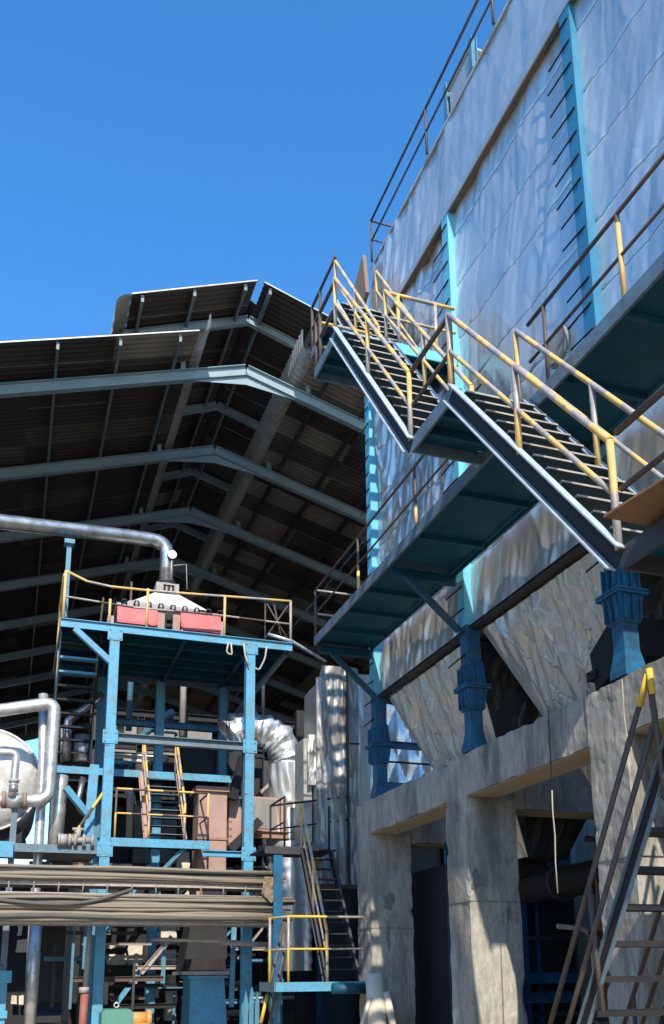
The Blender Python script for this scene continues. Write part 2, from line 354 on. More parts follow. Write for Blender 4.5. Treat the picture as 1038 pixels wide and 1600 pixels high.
# hoppers
REG[0] = .5
for hc in (14.44, 10.55, 6.69, 2.83):
    h = MB(); T = 6.88; B = 3.5; hw = 1.72; bw = .34; xt0, xt1, xb0, xb1 = 6.78, 10.6, 8.18, 8.95
    def face(a, b, c, d_, nu, nv, amp, mi, seed):
        a, b, c, d_ = map(V, (a, b, c, d_)); nrm = (b-a).cross(d_-a).normalized()
        def fn(u, v):
            uu = u
            p = a.lerp(b, uu).lerp(d_.lerp(c, uu), v)
            W_ = (a-b).length*(1-v) + (d_-c).length*v; du = (u-.5)*W_; dv = v*(a-d_).length
            dd = amp*(.95*facet(du, dv, .36, .68, seed, .2) + .38*facet(du - .2*dv, dv, .21, .42, seed + 5, .2) + .7*noise.noise(V((du*1.3, dv*.9, seed))))
            e = min(1, 9*min(u, 1-u, v + .05, 1.05 - v))
            return p + nrm*dd*e
        h.grid(fn, nu, nv, mi, False)
    A0 = (xt0, hc-hw, T); A1 = (xt0, hc+hw, T); B0 = (xb0, hc-.8, B); B1 = (xb0, hc+.42, B)
    C0 = (xt1, hc-hw, T); C1 = (xt1, hc+hw, T); D0 = (xb1, hc-.8, B); D1 = (xb1, hc+.42, B)
    face(B1, B0, A0, A1, 130, 130, .105, 0, hc)
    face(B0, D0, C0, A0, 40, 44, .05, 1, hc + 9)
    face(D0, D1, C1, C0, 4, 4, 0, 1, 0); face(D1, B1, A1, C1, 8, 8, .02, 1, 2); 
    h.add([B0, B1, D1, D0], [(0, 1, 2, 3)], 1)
    ho = h.build('hopper', ['foil_dull', 'foil_hopper_shade'], fh)
    if hc == 10.55:
        m = MB()
        p = V((7.42, 9.35, 5.32)); 
        m.prism([(9.02, 5.42), (9.72, 5.12), (9.80, 5.66), (9.32, 5.95), (8.98, 5.9)], 'X', 6.98, 7.6)
        m.box((6.95, 9.66, 5.30), (7.5, 9.86, 5.42))
        m.build('access_hatch', 'black_steel', ho)
REG[0] = 0.0
# columns with step rods
for k, cy in enumerate(COLY):
    m = MB(); x = 6.66
    m.ibeam((x, cy, 6.99), (x, cy, 14.83), .24, .26, .02, .016, up=(1, 0, 0), mi=0)
    # the camera facing side is boxed by a plate
    m.box((x - .11, cy - .122, 6.99), (x + .11, cy - .11, 14.82), 0)
    c = m.build('support_column', ['cyan_paint' if k in (0, 1) else 'shaded_column_blue'], fh)  # nearer columns get a darker blue in place of shade
    m = MB()
    m.box((x-.118, cy-.118, 6.40), (x+.118, cy+.118, 6.99), 0)
    m.build('lower_shaft', 'dark_blue_paint', c)
    m = MB()
    # flared bearing head, flange plates, taper, shoe
    def ring(z, s, t): 
        return [(x-s, cy-s, z), (x+s, cy-s, z), (x+s, cy+s, z), (x-s, cy+s, z)]
    K_ = .76
    prof = [(6.42, .155), (6.20, .20), (5.98, .22), (5.93, .23), (5.60, .18), (5.585, .14), (5.26, .14), (5.0, .20), (4.93, .20)]
    b = len(m.v)
    for z, s_ in prof: m.v += [V(p_) for p_ in ring(z, s_*K_, 0)]
    for i in range(len(prof)-1):
        for j in range(4): m.f.append([b+i*4+j, b+i*4+(j+1) % 4, b+i*4+4+(j+1) % 4, b+i*4+4+j]); m.m.append(0); m.s.append(False)
    for dz in (5.925, 5.965): m.box((x-.29*K_, cy-.29*K_, dz), (x+.29*K_, cy+.29*K_, dz+.03))
    for s_ in (-.11, 0, .11):
        m.prism([(x+s_-.01, 5.99), (x+s_+.01, 5.99), (x+s_+.01, 6.26), (x+s_-.01, 6.36)], 'Y', cy-.26*K_, cy-.15*K_)
        m.prism([(x+s_-.01, 5.62), (x+s_+.01, 5.62), (x+s_+.01, 5.92), (x+s_-.01, 5.92)], 'Y', cy-.255*K_, cy-.17*K_)
        m.prism([(cy+s_-.01, 5.99), (cy+s_+.01, 5.99), (cy+s_+.01, 6.3), (cy+s_-.01, 6.3)], 'X', x-.26*K_, x-.15*K_)
        m.prism([(cy+s_-.01, 5.62), (cy+s_+.01, 5.62), (cy+s_+.01, 5.92), (cy+s_-.01, 5.92)], 'X', x-.255*K_, x-.17*K_)
    m.build('bearing_foot', 'dark_blue_paint', c)
    z = 6.5
    while z < 14.9:
        if not (7.8 < z < 8.1):
            xx = x - .14; m = MB()
            m.tube([(xx, cy - .08, z), (xx - .01, cy + .46 + random.uniform(-.06, .04), z + random.uniform(-.05, .03))], .013, 5)
            m.build('step_rod', 'black_steel', c)
        z += .385

# things fixed loosely to the wall
m = MB(); m.tube([(6.62, 9.52, 10.02), (6.80, 9.50, 10.02)], .28, 18); m.cyl((6.60, 9.52, 10.02), (6.63, 9.52, 10.02), .23, n=18)
tag(m.build('inspection_cover', 'dirty_panel', origin=(6.7, 9.5, 10.0)), 'round dull brown cover on the foil wall just above the walkway edge', 'cover')
m = MB(); m.prism([(15.55, 15.6), (16.2, 15.2), (16.25, 16.25), (15.7, 16.65)], 'X', 6.22, 6.30)
tag(m.build('rusty_plate', 'soffit_rust', origin=(6.26, 15.9, 15.6)), 'rusty brown plate standing at the top of the highest stair', 'plate')
m = MB(); m.grid(lambda u, v: (6.34 + .12*math.sin(u*3) + .05*noise.noise(V((u*6, v*6, 0))), 16.12 + .5*u*(1-v*.7), 15.0 + 1.1*v), 10, 14, 0, False, True)
m.grid(lambda u, v: (6.44 + .12*math.sin(u*3), 16.12 + .5*u*(1-v*.7), 15.0 + 1.1*v), 4, 4)
tag(m.build('loose_foil_flap', 'foil_bright', origin=(6.4, 16.3, 15.2)), 'white torn flap of foil hanging at the far upper corner of the wall', 'foil flap')

# roof railing
rr = thing('roof_railing', 'thin dark two bar railing along the edge of the filter house roof', 'railing', (6.5, 8, 16.7))
px_ = 6.5
rail_set(rr, [(px_, 15.86, 16.69), (px_, 10.0, 16.69), (px_, 1, 16.69)], [(px_, y, 16.69) for y in (15.86, 13.0, 10.4, 7.8, 5.2)], 1.05, .026, mats=['rust_pipe'])
m = MB(); m.tube([(px_, 15.86, 17.74), (7.6, 15.86, 17.74)], .026, 6); m.tube([(px_, 15.86, 17.25), (7.6, 15.86, 17.25)], .02, 6); m.build('end_rail', 'rust_pipe', rr)
# roof cabinet
rc = thing('roof_cabinet', 'grey cabinet between blue posts standing on the filter house roof', 'cabinet', (6.95, 12.0, 16.65))
m = MB(); m.box((6.72, 11.62, 16.75), (7.3, 12.4, 17.62)); m.build('body', 'foil_dull', rc)
m = MB(); m.box((6.70, 11.55, 17.62), (7.33, 12.45, 17.66)); m.build('lid', 'flashing_steel', rc)
for yy, zz in ((12.52, 17.85), (11.52, 17.78)):
    m = MB(); m.ibeam((6.74, yy, 16.64), (6.74, yy, zz), .12, .12, up=(1, 0, 0)); m.build('post', 'blue_paint', rc)

# ================================================================== CONCRETE FRAME
cf = thing('concrete_frame', 'weathered grey concrete frame of columns and beams carrying the filter house', 'concrete frame', (7.0, 9, 0))
def rough_box(m, a, b, step=.075, amp=.008, mi=0):
    """board marked concrete block with slightly uneven edges"""
    (x0, y0, z0), (x1, y1, z1) = a, b
    def ev(p):
        n_ = V((noise.noise(V(p)*3.1), noise.noise(V(p)*3.1 + V((9, 0, 0))), noise.noise(V(p)*3.1 + V((0, 9, 0)))))
        n2 = V((noise.noise(V(p)*9), noise.noise(V(p)*9 + V((9, 0, 0))), noise.noise(V(p)*9 + V((0, 9, 0)))))
        ne = sum(1 for q_, l0, l1 in zip(p, a, b) if min(abs(q_-l0), abs(q_-l1)) < .02)
        ch = max(0, noise.noise(V(p)*2.9 + V((5, 5, 5))) - .22)*.10 if ne >= 2 else 0
        cc = (V(a) + V(b))/2; to = cc - V(p); to = V([max(-1, min(1, t_*50)) if abs(q_-l0) < .02 or abs(q_-l1) < .02 else 0 for t_, q_, l0, l1 in zip(to, p, a, b)])
        return V(p) + n_*amp*1.6 + n2*amp + to*ch
    def fc(o, u, v):
        o, u, v = V(o), V(u), V(v); nu = max(1, int(u.length/step)); nv = max(1, int(v.length/step))
        m.grid(lambda s, t: ev(o + u*s + v*t), nu, nv, mi, False)
    X, Y, Z = (x1-x0, 0, 0), (0, y1-y0, 0), (0, 0, z1-z0)
    fc((x0,y0,z0), X, Z); fc((x0,y1,z0), X, Z); fc((x0,y0,z0), Y, Z); fc((x1,y0,z0), Y, Z); fc((x0,y0,z0), X, Y); fc((x0,y0,z1), X, Y)
for k, cy in enumerate((16.62, 12.56, 8.56, 4.6)):
    m = MB(); rough_box(m, (6.50, cy, -.02), (7.36, cy + .72, 4.90)); c = m.build('column', 'concrete', cf)
    rs = random.Random(k + 3)
    for q in range(2):
        onx = q == 1; r_ = rs.uniform(.10, .17); u0 = (cy + rs.uniform(.2, .5)) if onx else rs.uniform(6.6, 7.1); z0 = rs.uniform(2.2, 4.2); sd_ = rs.uniform(0, 50)
        pts = []
        for i in range(40):
            an = i*math.tau/40; rr2 = r_*(1 + .8*noise.noise(V((math.cos(an)*1.3, math.sin(an)*1.3, sd_))) + .3*noise.noise(V((math.cos(an)*5, math.sin(an)*5, sd_))))
            pts.append((u0 + rr2*math.cos(an)*(.7 if onx else 1), z0 + 1.4*rr2*math.sin(an)))
        m = MB(); m.prism(pts, 'X' if onx else 'Y', 6.484 if onx else cy - .014, 6.51 if onx else cy + .01); m.build('mortar_patch', 'concrete_patch', c)
    m = MB(); zz = 2.45 + .2*k; m.box((6.489, cy - .0125, zz), (7.365, cy + .725, zz + .009)); m.build('pour_joint', 'concrete_patch', c)
    m = MB(); rough_box(m, (11.0, cy, -.02), (11.8, cy + .72, 4.9), .8); m.build('column', 'concrete', cf)
for ya, yb in ((5.32, 8.56), (9.28, 12.56), (13.28, 16.62), (1, 4.6)):
    m = MB(); rough_box(m, (6.515, ya - .02, 4.262), (7.05, yb + .02, 4.915)); c = m.build('beam', 'concrete', cf)
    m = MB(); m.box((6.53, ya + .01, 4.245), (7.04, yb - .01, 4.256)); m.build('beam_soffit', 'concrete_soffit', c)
for cy in (16.66, 12.6, 8.6, 4.64):
    m = MB(); rough_box(m, (7.36, cy, 4.1), (11.0, cy + .5, 4.88), .4); c = m.build('beam', 'concrete', cf)
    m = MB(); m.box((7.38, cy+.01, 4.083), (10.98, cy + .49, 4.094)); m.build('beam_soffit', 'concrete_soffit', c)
# enclosing walls under the house
m = MB(); m.box((12.2, 0, 0), (12.45, 21, 4.9)); tag(m.build('rear_wall', 'shade_dark', origin=(12.3, 10, 0)), 'dark wall closing the back of the concrete frame', 'wall')
m = MB(); m.box((7.4, 4.9, 0), (12.2, 5.15, 4.1)); tag(m.build('sun_block_wall', 'shade_dark', origin=(9.8, 5, 0)), 'added unseen cross wall keeping the sun out from under the filter house', 'wall')  # added out of view to stop sun running in under the house
# dark plant under the house
um = thing('press_machine', 'dark blue framed machine standing between two concrete columns', 'machine', (8.6, 15.6, 0))
for x_ in (7.75, 8.35, 9.1): 
    m = MB(); m.ibeam((x_, 15.6, 0), (x_, 15.6, 4.0), .2, .2); m.build('post', 'dark_blue_paint', um)
for z_ in (1.15, 1.5, 3.7):
    m = MB(); m.ibeam((7.6, 15.48, z_), (10.2, 15.48, z_), .14, .2); m.build('rail', 'dark_blue_paint', um)
m = MB(); m.box((7.7, 15.8, .2), (10.4, 17.6, 3.6)); m.build('casing', 'black_steel', um)
for x_ in (7.72, 8.05, 8.6, 8.85, 9.5):
    m = MB(); m.box((x_, 15.7, .2), (x_ + .07, 15.79, 3.58)); m.build('stiffener', 'dark_blue_paint', um)
for z_ in (.8, 2.2, 3.0):
    m = MB(); m.box((7.7, 15.66, z_), (10.4, 15.695, z_ + .08)); m.build('stiffener', 'dark_steel', um)
m = MB(); m.tube([(7.95, 15.3, 1.9), (7.95, 15.3, 2.6), (8.15, 15.3, 2.6)], .02, 6, fillet=.1); m.build('pipe', 'rust_pipe', um)
m = MB(); m.ibeam((8.42, 11.9, 0), (8.42, 11.9, 3.4), .18, .18)
tag(m.build('steel_post', 'rust_plate', origin=(8.42, 11.9, 0)), 'rusty red steel post under the hopper beyond the sunlit concrete column', 'post')
sc = thing('screw_conveyor', 'dark round conveyor trough running level below the foil hopper tips', 'conveyor', (8.6, 11, 3.0))
m = MB(); m.tube([(8.58, 6.2, 3.05), (8.58, 16.4, 3.05)], .26, 14); m.build('trough', 'black_steel', sc)
for y in (7.5, 9.4, 11.4, 13.2, 15.0):
    m = MB(); m.tube([(8.58, y, 3.05), (8.58, y + .06, 3.05)], .32, 14); m.build('flange', 'dark_steel', sc)
for y in (7.0, 10.6, 14.4):
    m = MB(); m.box((8.3, y - .25, 3.2), (8.86, y + .25, 3.52)); m.build('inlet', 'dark_steel', sc)
    m = MB(); m.ibeam((8.58, y + .8, 0), (8.58, y + .8, 2.8), .16, .16); m.build('leg', 'dark_steel', sc)
gp = thing('gas_pipes', 'rack of dim pipes standing in the shadow between the two nearer concrete columns', 'pipe rack', (9.6, 10.8, 0))
for k in range(9):
    x = 7.9 + .37*k + random.uniform(-.06, .06); y = 11.3 + random.uniform(-.5, .9); h_ = random.uniform(1.6, 3.6)
    m = MB(); m.tube([(x, y, 0), (x, y, h_), (x + random.choice((-.5, .5)), y + .1, h_ + .05)], random.uniform(.03, .09), 8, fillet=.2); m.build('pipe', random.choice(['dirty_panel', 'dark_steel', 'rust_plate', 'black_steel']), gp)
for z in (1.0, 2.1):
    m = MB(); m.ibeam((7.6, 11.2, z), (11, 11.2, z), .1, .12); m.build('rail', 'rust_pipe', gp)
m = MB(); m.box((8.9, 9.2, .0), (10.4, 10.6, 1.5)); m.build('tank', 'dark_steel', gp)

# ================================================================== WALKWAY
WZ = 7.96
wk = thing('walkway', 'long blue plate walkway bracketed to the foil wall with a thin railing', 'walkway', (5.9, 9, WZ))
m = MB(); m.box((5.34, 5.62, WZ), (6.44, 16.36, WZ + .02)); m.build('deck', 'deck_blue', wk)
m = MB(); m.box((5.30, 5.6, WZ - .07), (5.335, 16.38, WZ + .11)); m.box((5.30, 16.36, WZ - .07), (6.46, 16.395, WZ + .11))
m.build('edge_channel', 'grey_blue_paint', wk)
m = MB(); m.box((6.45, 5.6, WZ - .09), (6.475, 16.3, WZ + .03)); m.build('edge_channel', 'deck_blue', wk)
for y in (15.5, 14.55, 13.6, 11.5, 10.2, 7.6, 6.5):
    m = MB(); m.box((5.34, y - .03, WZ - .075), (6.44, y + .03, WZ - .004)); m.build('cross_bar', 'deck_blue', wk)
for y in (16.32, 12.58, 8.68):
    m = MB(); m.ibeam((5.36, y, WZ - .15), (6.5, y, WZ - .15), .12, .15); m.beam((5.62, y, WZ - .18), (6.52, y, WZ - 1.0), .09, .09); m.build('bracket', 'deck_blue', wk)
ps = [(5.33, y, WZ + .1) for y in (16.36, 13.95, 11.5)]
rail_set(wk, [(5.33, 16.36, WZ + .1), (5.33, 9.35, WZ + .1)], ps, 1.0, .022, mats=['rust_pipe'], post_r=.022)
for p in ((5.33, 13.95), (5.33, 11.5)):
    m = MB(); m.tube([(p[0], p[1], WZ + .12), (p[0], p[1], WZ + .46)], .027, 7); m.build('post_sleeve', 'yellow_paint', wk)
m = MB()
for z in (WZ + 1.1, WZ + .6): m.tube([(5.33, 16.36, z), (6.4, 16.36, z)], .022, 6)
m.build('end_rail', 'grey_pipe', wk)
rail_set(wk, [(5.33, 8.2, WZ + .1), (5.33, 5.62, WZ + .1)], [(5.33, 7.85, WZ + .1), (5.33, 6.46, WZ + .1), (5.33, 5.64, WZ + .1)], 1.0, .024, mats=['rust_pipe'])
m = MB(); m.tube([(5.33, 6.46, WZ + .12), (5.33, 6.46, WZ + .98)], .028, 7); m.build('post_sleeve', 'yellow_paint', wk)

# ================================================================== STAIR TOWER IN FRONT OF THE WALKWAY
def landing(name, label, x0, x1, y0, y1, z, front='cyan_paint', bars=2, edge='grey_blue_paint', th=.17):  # paler front channel: sun on the front edge put into its paint
    L = thing(name, label, 'landing', ((x0+x1)/2, (y0+y1)/2, z), 'stair landings')
    m = MB(); m.box((x0 + .03, y0 + .03, z - .02), (x1 - .03, y1 - .03, z)); m.build('deck', 'deck_blue', L)
    m = MB(); m.box((x0, y0, z - th), (x0 + .028, y1, z + .012)); m.box((x1 - .028, y0, z - th), (x1, y1, z + .012)); m.box((x0 + .028, y1 - .028, z - th), (x1 - .028, y1, z + .012))
    m.build('edge_channel', edge, L)
    m = MB(); m.box((x0 + .028, y0, z - th), (x1 - .028, y0 + .028, z + .012)); m.build('front_channel', front, L)
    for i in range(bars):
        y = y0 + (y1-y0)*(i+1)/(bars+1)
        m = MB(); m.beam((x0 + .03, y, z - .08), (x1 - .03, y, z - .08), .06, .11); m.build('cross_bar', 'deck_blue', L)
    return L
L1 = landing('stair_landing', 'lowest landing by the nearest blue column carrying the loose plywood sheet', 4.3, 6.35, 4.2, 5.55, 4.80, edge='dark_steel')
flight('stair_flight', 'widest nearest stair flight with yellow banded rails rising across the walkway', 4.3, 5.18, 5.55, 4.80, 8.23, 8.02, 13)
rail_set(L1, [(4.33, 5.5, 4.8), (4.33, 4.2, 4.8)], [(4.33, 4.25, 4.8)], 1.0, mats=['rust_pipe'])
m = MB()
f_ = lambda u, v: (V((3.99, 5.30, 4.90)).lerp(V((4.10, 4.60, 4.92)), u)).lerp(V((4.42, 5.22, 4.84)).lerp(V((4.72, 4.55, 4.84)), u), v) + V((0, 0, .05*math.sin(u*math.pi)*v))
m.grid(f_, 8, 6); m.grid(lambda u, v: f_(u, v) + V((0, 0, .018)), 8, 6)
for a, b in (((0,0),(1,0)), ((1,0),(1,1)), ((1,1),(0,1)), ((0,1),(0,0))):
    m.grid(lambda u, v, a=a, b=b: f_(a[0]+(b[0]-a[0])*u, a[1]+(b[1]-a[1])*u) + V((0,0,.018*v)), 8, 1)
tag(m.build('plywood_sheet', 'plywood', origin=(4.3, 4.9, 4.85)), 'bent brown plywood sheet poking over the edge of the lowest landing', 'plywood sheet')
L2 = landing('stair_landing', 'middle landing level with the walkway at the foot of the second flight', 4.3, 5.29, 8.23, 9.35, 8.02)
rail_set(L2, [(4.33, 8.25, 8.02), (4.33, 9.33, 8.02)], [(4.33, 8.26, 8.02)], .97, mats=['rust_pipe'], mids=(.5,))
flight('stair_flight', 'second stair flight climbing from the middle landing to the wide landing', 4.3, 5.18, 9.35, 8.02, 12.1, 11.65, 13)
L3 = landing('stair_landing', 'wide upper landing reaching from the second flight to the foil wall', 4.3, 6.48, 12.1, 13.2, 11.65)
rail_set(L3, [(4.33, 12.12, 11.65), (4.33, 13.18, 11.65)], [(4.33, 12.95, 11.65), (4.33, 13.17, 11.65)], .97, mats=['rust_pipe', 'rust_pipe'])
rail_set(L3, [(5.25, 12.13, 11.65), (6.46, 12.13, 11.65)], [(5.42, 12.13, 11.65), (6.1, 12.13, 11.65)], .95, mats=BAND)
rail_set(L3, [(4.33, 13.17, 11.65), (5.35, 13.17, 11.65)], [], .95, mats=BAND)
flight('stair_flight', 'highest stair flight rising from the wide landing to the roof landing', 5.4, 6.3, 12.95, 11.65, 15.15, 14.84, 12)
L4 = landing('stair_landing', 'roof landing at the far top corner of the foil wall', 5.4, 6.34, 15.15, 16.8, 14.84)
rail_set(L4, [(5.42, 15.17, 14.84), (5.42, 16.78, 14.84)], [(5.42, 16.2, 14.84), (5.42, 16.76, 14.84)], 1.1, mats=['rust_pipe'])
# nearest flight folding back down to the ground (camera side)
flight('stair_flight', 'ground stair with open dark treads in front of the nearest concrete column', 5.2, 6.1, 8.62, -.02, 5.5, 4.72, 15, rails=(), tread='black_steel', top='grey_blue_paint', sm='x', nose='grey_pipe', fw=.04, depth=.15, tt=.055)
gr = thing('stair_railing', 'slanting dark handrail with a yellow tip beside the ground stair', 'railing', (5.17, 7, 0))
a, b = V((5.17, 9.0, .12)), V((5.17, 6.42, 4.16))
for off, nm in ((0, 'top_rail'), (-.48, 'mid_rail')):
    m = MB(); m.tube([a + V((0, 0, off)), b + V((0, 0, off))], .026, 8); m.build(nm, 'rust_pipe', gr)
m = MB(); m.tube([b.lerp(a, .003), b.lerp(a, .065)], .030, 8); m.build('yellow_tip', 'strong_yellow', gr)
for y, zt in ((6.42, 4.16), (7.55, 2.4)):
    m = MB(); m.tube([(5.17, y, zt), (5.19, y - .05, zt - 1.15)], .028, 8); m.build('post', 'rust_pipe', gr)
m = MB(); m.tube([(5.17, 6.41, 4.19), (5.175, 6.4, 3.95)], .031, 8); m.build('yellow_tip', 'strong_yellow', gr)
gr2 = thing('stair_railing', 'dark handrail on the inner side of the ground stair seen between its treads', 'railing', (6.12, 7, 0))
for off, nm in ((0.9, 'top_rail'), (.45, 'mid_rail')):
    m = MB(); m.tube([(6.12, 8.6, off), (6.12, 5.6, 4.6 + off)], .024, 8); m.build(nm, 'rust_pipe', gr2)
for t in (.1, .5, .9):
    m = MB(); m.tube([(6.12, 8.6 - 3*t, 4.6*t), (6.12, 8.6 - 3*t, 4.6*t + .9)], .024, 7); m.build('post', 'rust_pipe', gr2)
# hanging wire
a = at(857, 1115, X=6.44); b = at(863, 1235, X=6.44); c = at(872, 1396, X=6.42)
wr = thing('cord', 'thin cord with a pale lower end hanging from the concrete beam', 'cord', a)
m = MB(); m.tube([a + V((0,0,.05)), a, b], .008, 5); m.build('upper_strand', 'dark_steel', wr)
m = MB(); m.tube([b, b.lerp(c, .2) + V((0, .012, 0)), b.lerp(c, .45) + V((0, -.01, 0)), b.lerp(c, .7) + V((0, .014, 0)), c], .009, 6); m.build('pale_end', 'rope', wr)

# ================================================================== SHED
RX, RZ, SL, SR, BAY = 5.66, 19.53, .315, .30, 4.6
XL, XR = -9.5, 16.6
def rz(x): return RZ - (SL*(RX-x) if x < RX else SR*(x-RX))
MXL, MXR, MZ, ML, MR = 2.05, 9.2, 21.12, .39, .33         # raised monitor roof
def mz(x): return MZ - (ML*(5.70-x) if x < 5.70 else MR*(x-5.70))
sh = thing('open_shed', 'huge open fronted shed with a dark corrugated roof and raised ridge vent', 'shed', (RX, 24, 0))
F0, NF = 24.0, 10
YF, YB = 22.55, 65.6
rs = random.Random(11)
def sheeting(name, xa, xb, zf, weights, lift=.27, period=.21, seed=1, per=5):
    """corrugated sheets seen from below, ribs run down the slope"""
    r = random.Random(seed); m = MB(); y = YF; i = 0
    nx = max(2, int(abs(xb-xa)/2.2))
    while y < YB:
        w_ = per*period
        cuts = [xa + (xb-xa)*k/nx for k in range(nx+1)]
        for k in range(nx):
            mi = r.choices(range(len(weights)), weights)[0]; dz = .012*(i % 2) + .006*(k % 2)
            x0, x1 = cuts[k], cuts[k+1]
            b = len(m.v); n = per*4 + 1
            for q in range(n+1):
                yy = y + period*q/4; d = .028*math.sin(2*math.pi*q/4 + .7)
                m.v += [V((x0, yy, zf(x0) + lift + d + dz)), V((x1, yy, zf(x1) + lift + d + dz))]
            for q in range(n):
                lap = q == n-1 and r.random() < .85
                m.f.append([b+2*q, b+2*q+1, b+2*q+3, b+2*q+2]); m.m.append(3 if lap else mi); m.s.append(False)
        y += w_; i += 1
    return m.build(name, ['roof_dark', 'roof_brown', 'roof_dusty', 'roof_lap'], sh)
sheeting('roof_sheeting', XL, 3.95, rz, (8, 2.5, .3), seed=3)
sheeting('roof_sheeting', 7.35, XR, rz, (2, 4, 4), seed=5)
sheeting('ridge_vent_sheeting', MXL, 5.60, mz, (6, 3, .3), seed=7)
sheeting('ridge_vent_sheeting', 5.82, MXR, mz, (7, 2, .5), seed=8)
# bright front edges
for pts in ([(XL, rz), (3.95, rz)], [(MXL, mz), (5.60, mz)], [(5.82, mz), (MXR, mz)], [(7.35, rz), (XR, rz)]):
    (xa, f_), (xb, _) = pts
    m = MB(); m.beam((xa, YF - .03, f_(xa) + .27), (xb, YF - .03, f_(xb) + .27), .03, .035); m.build('front_trim', 'flashing_steel', sh)
# curved upstands along the slot of the vent
def upstand(name, x0, z0, dirx, hgt, rad, matl):
    m = MB(); prof = []
    for k in range(7):
        a = math.pi/2*k/6; prof.append((x0 + dirx*rad*math.sin(a), z0 + rad*(1-math.cos(a))))
    prof.append((x0 + dirx*rad, z0 + hgt))
    ny = int((YB-YF)/.07)
    b = len(m.v); n = len(prof)
    for j in range(ny+1):
        y = YF + (YB-YF)*j/ny; d = .02*math.sin(j*1.9)
        for k, (x, z) in enumerate(prof):
            m.v.append(V((x + d*(1 if k > 3 else 0), y, z + d*(1 if k <= 3 else 0))))
    for j in range(ny):
        for k in range(n-1):
            m.f.append([b+j*n+k, b+j*n+k+1, b+(j+1)*n+k+1, b+(j+1)*n+k]); m.m.append(0); m.s.append(True)
    return m.build(name, matl, sh)
upstand('vent_upstand', 3.95, rz(3.95) + .27, 1, .72, .32, 'flashing_steel')
upstand('vent_upstand', 7.35, rz(7.35) + .27, -1, .85, .34, 'flashing_steel')
# monitor eave drop on the left
m = MB(); ny = 300; pf = []
for k in range(7):
    a = math.pi/2*k/6; pf.append((MXL - .42*math.sin(a), mz(MXL) + .27 - .42*(1-math.cos(a))))
pf.append((MXL - .44, mz(MXL) - .55))
for j in range(ny+1):
    y = YF + (YB-YF)*j/ny; d = .018*math.sin(j*1.9)
    for x, z in pf: m.v.append(V((x + d, y, z)))
for j in range(ny):
    for k in range(7): m.f.append([j*8+k, j*8+k+1, j*8+k+9, j*8+k+8]); m.m.append(0); m.s.append(True)
m.build('vent_eave', 'flashing_steel', sh)
# portal frames
for k in range(NF):
    y = F0 + BAY*k; mats_ = 'lit_steel' if k == 0 else 'shed_steel'
    m = MB(); hh = .34
    m.ibeam((XL, y, rz(XL) - hh/2), (RX, y, RZ - hh/2), .2, hh, .02, .014); m.ibeam((RX, y, RZ - hh/2), (XR, y, rz(XR) - hh/2), .2, hh, .02, .014)
    m.prism([(RX - 1.7, rz(RX-1.7) - hh), (RX, RZ - hh), (RX + 1.7, rz(RX+1.7) - hh), (RX, RZ - hh - .30)], 'Y', y - .012, y + .012)
    fr = m.build('portal_rafter', 'shed_steel', sh)
    m = MB()
    m.ibeam((2.0, y, mz(2.0) + .02), (5.7, y, mz(5.7) + .02), .16, .26); m.ibeam((5.7, y, mz(5.7) + .02), (7.75, y, mz(7.75) + .02), .16, .26)
    m.tube([(7.0, y, mz(7.0) - .05), (7.55, y, mz(7.55) - .08), (7.62, y, rz(7.62) + .05)], .10, 8, fillet=.45)
    m.beam((3.75, y, mz(3.75)), (3.75, y, rz(3.75)), .14, .14)
    m.build('vent_frame', 'shed_steel', fr)
    for x in (XL, XR):
        m = MB(); m.ibeam((x, y, 0), (x, y, rz(x)), .3, .36, up=(1, 0, 0)); m.build('leg', 'shed_steel', fr)
# purlins
for x in (-7.9, -6.28, -4.66, -3.04, -1.42, .2, 1.82, 3.44):
    m = MB(); m.beam((x, YF + .05, rz(x) + .12), (x, YB, rz(x) + .12), .075, .22); m.build('purlin', 'purlin_steel', sh)
for x in (7.95, 9.35, 10.9, 12.4, 13.9, 15.4):
    m = MB(); m.beam((x, YF + .05, rz(x) + .12), (x, YB, rz(x) + .12), .075, .22); m.build('purlin', 'dark_steel', sh)
for x in (2.35, 3.8, 5.28, 6.02, 7.5, 8.8):
    m = MB(); m.beam((x, YF + .05, mz(x) + .14), (x, YB, mz(x) + .14), .08, .2); m.build('purlin', 'purlin_steel', sh)

m = MB(); m.prism([(5.4, mz(5.4) + .42), (5.7, mz(5.7) + .52), (6.0, mz(6.0) + .42), (6.0, mz(6.0) + .40), (5.7, mz(5.7) + .5), (5.4, mz(5.4) + .40)], 'Y', 23.7, YB); m.build('ridge_cap', 'roof_dark', sh)

m = MB(); m.prism([(2.1, -.02), (XR, -.02), (XR, rz(XR)), (9.2, rz(9.2) + 1.9), (5.7, 21.4), (2.2, 20.0), (2.1, 18.2)], 'Y', YB + .1, YB + .18); m.build('far_gable', 'roof_brown', sh)
m = MB(); m.box((XL - .3, YF, 5.0), (XL - .24, YB, rz(XL) + .2)); m.build('light_block_cladding', 'roof_brown', sh)  # side sheets out of view, added to darken the shed inside
m = MB(); m.box((XR + .24, YF, 2.0), (XR + .3, YB, rz(XR) + .2)); m.build('light_block_cladding', 'roof_brown', sh)

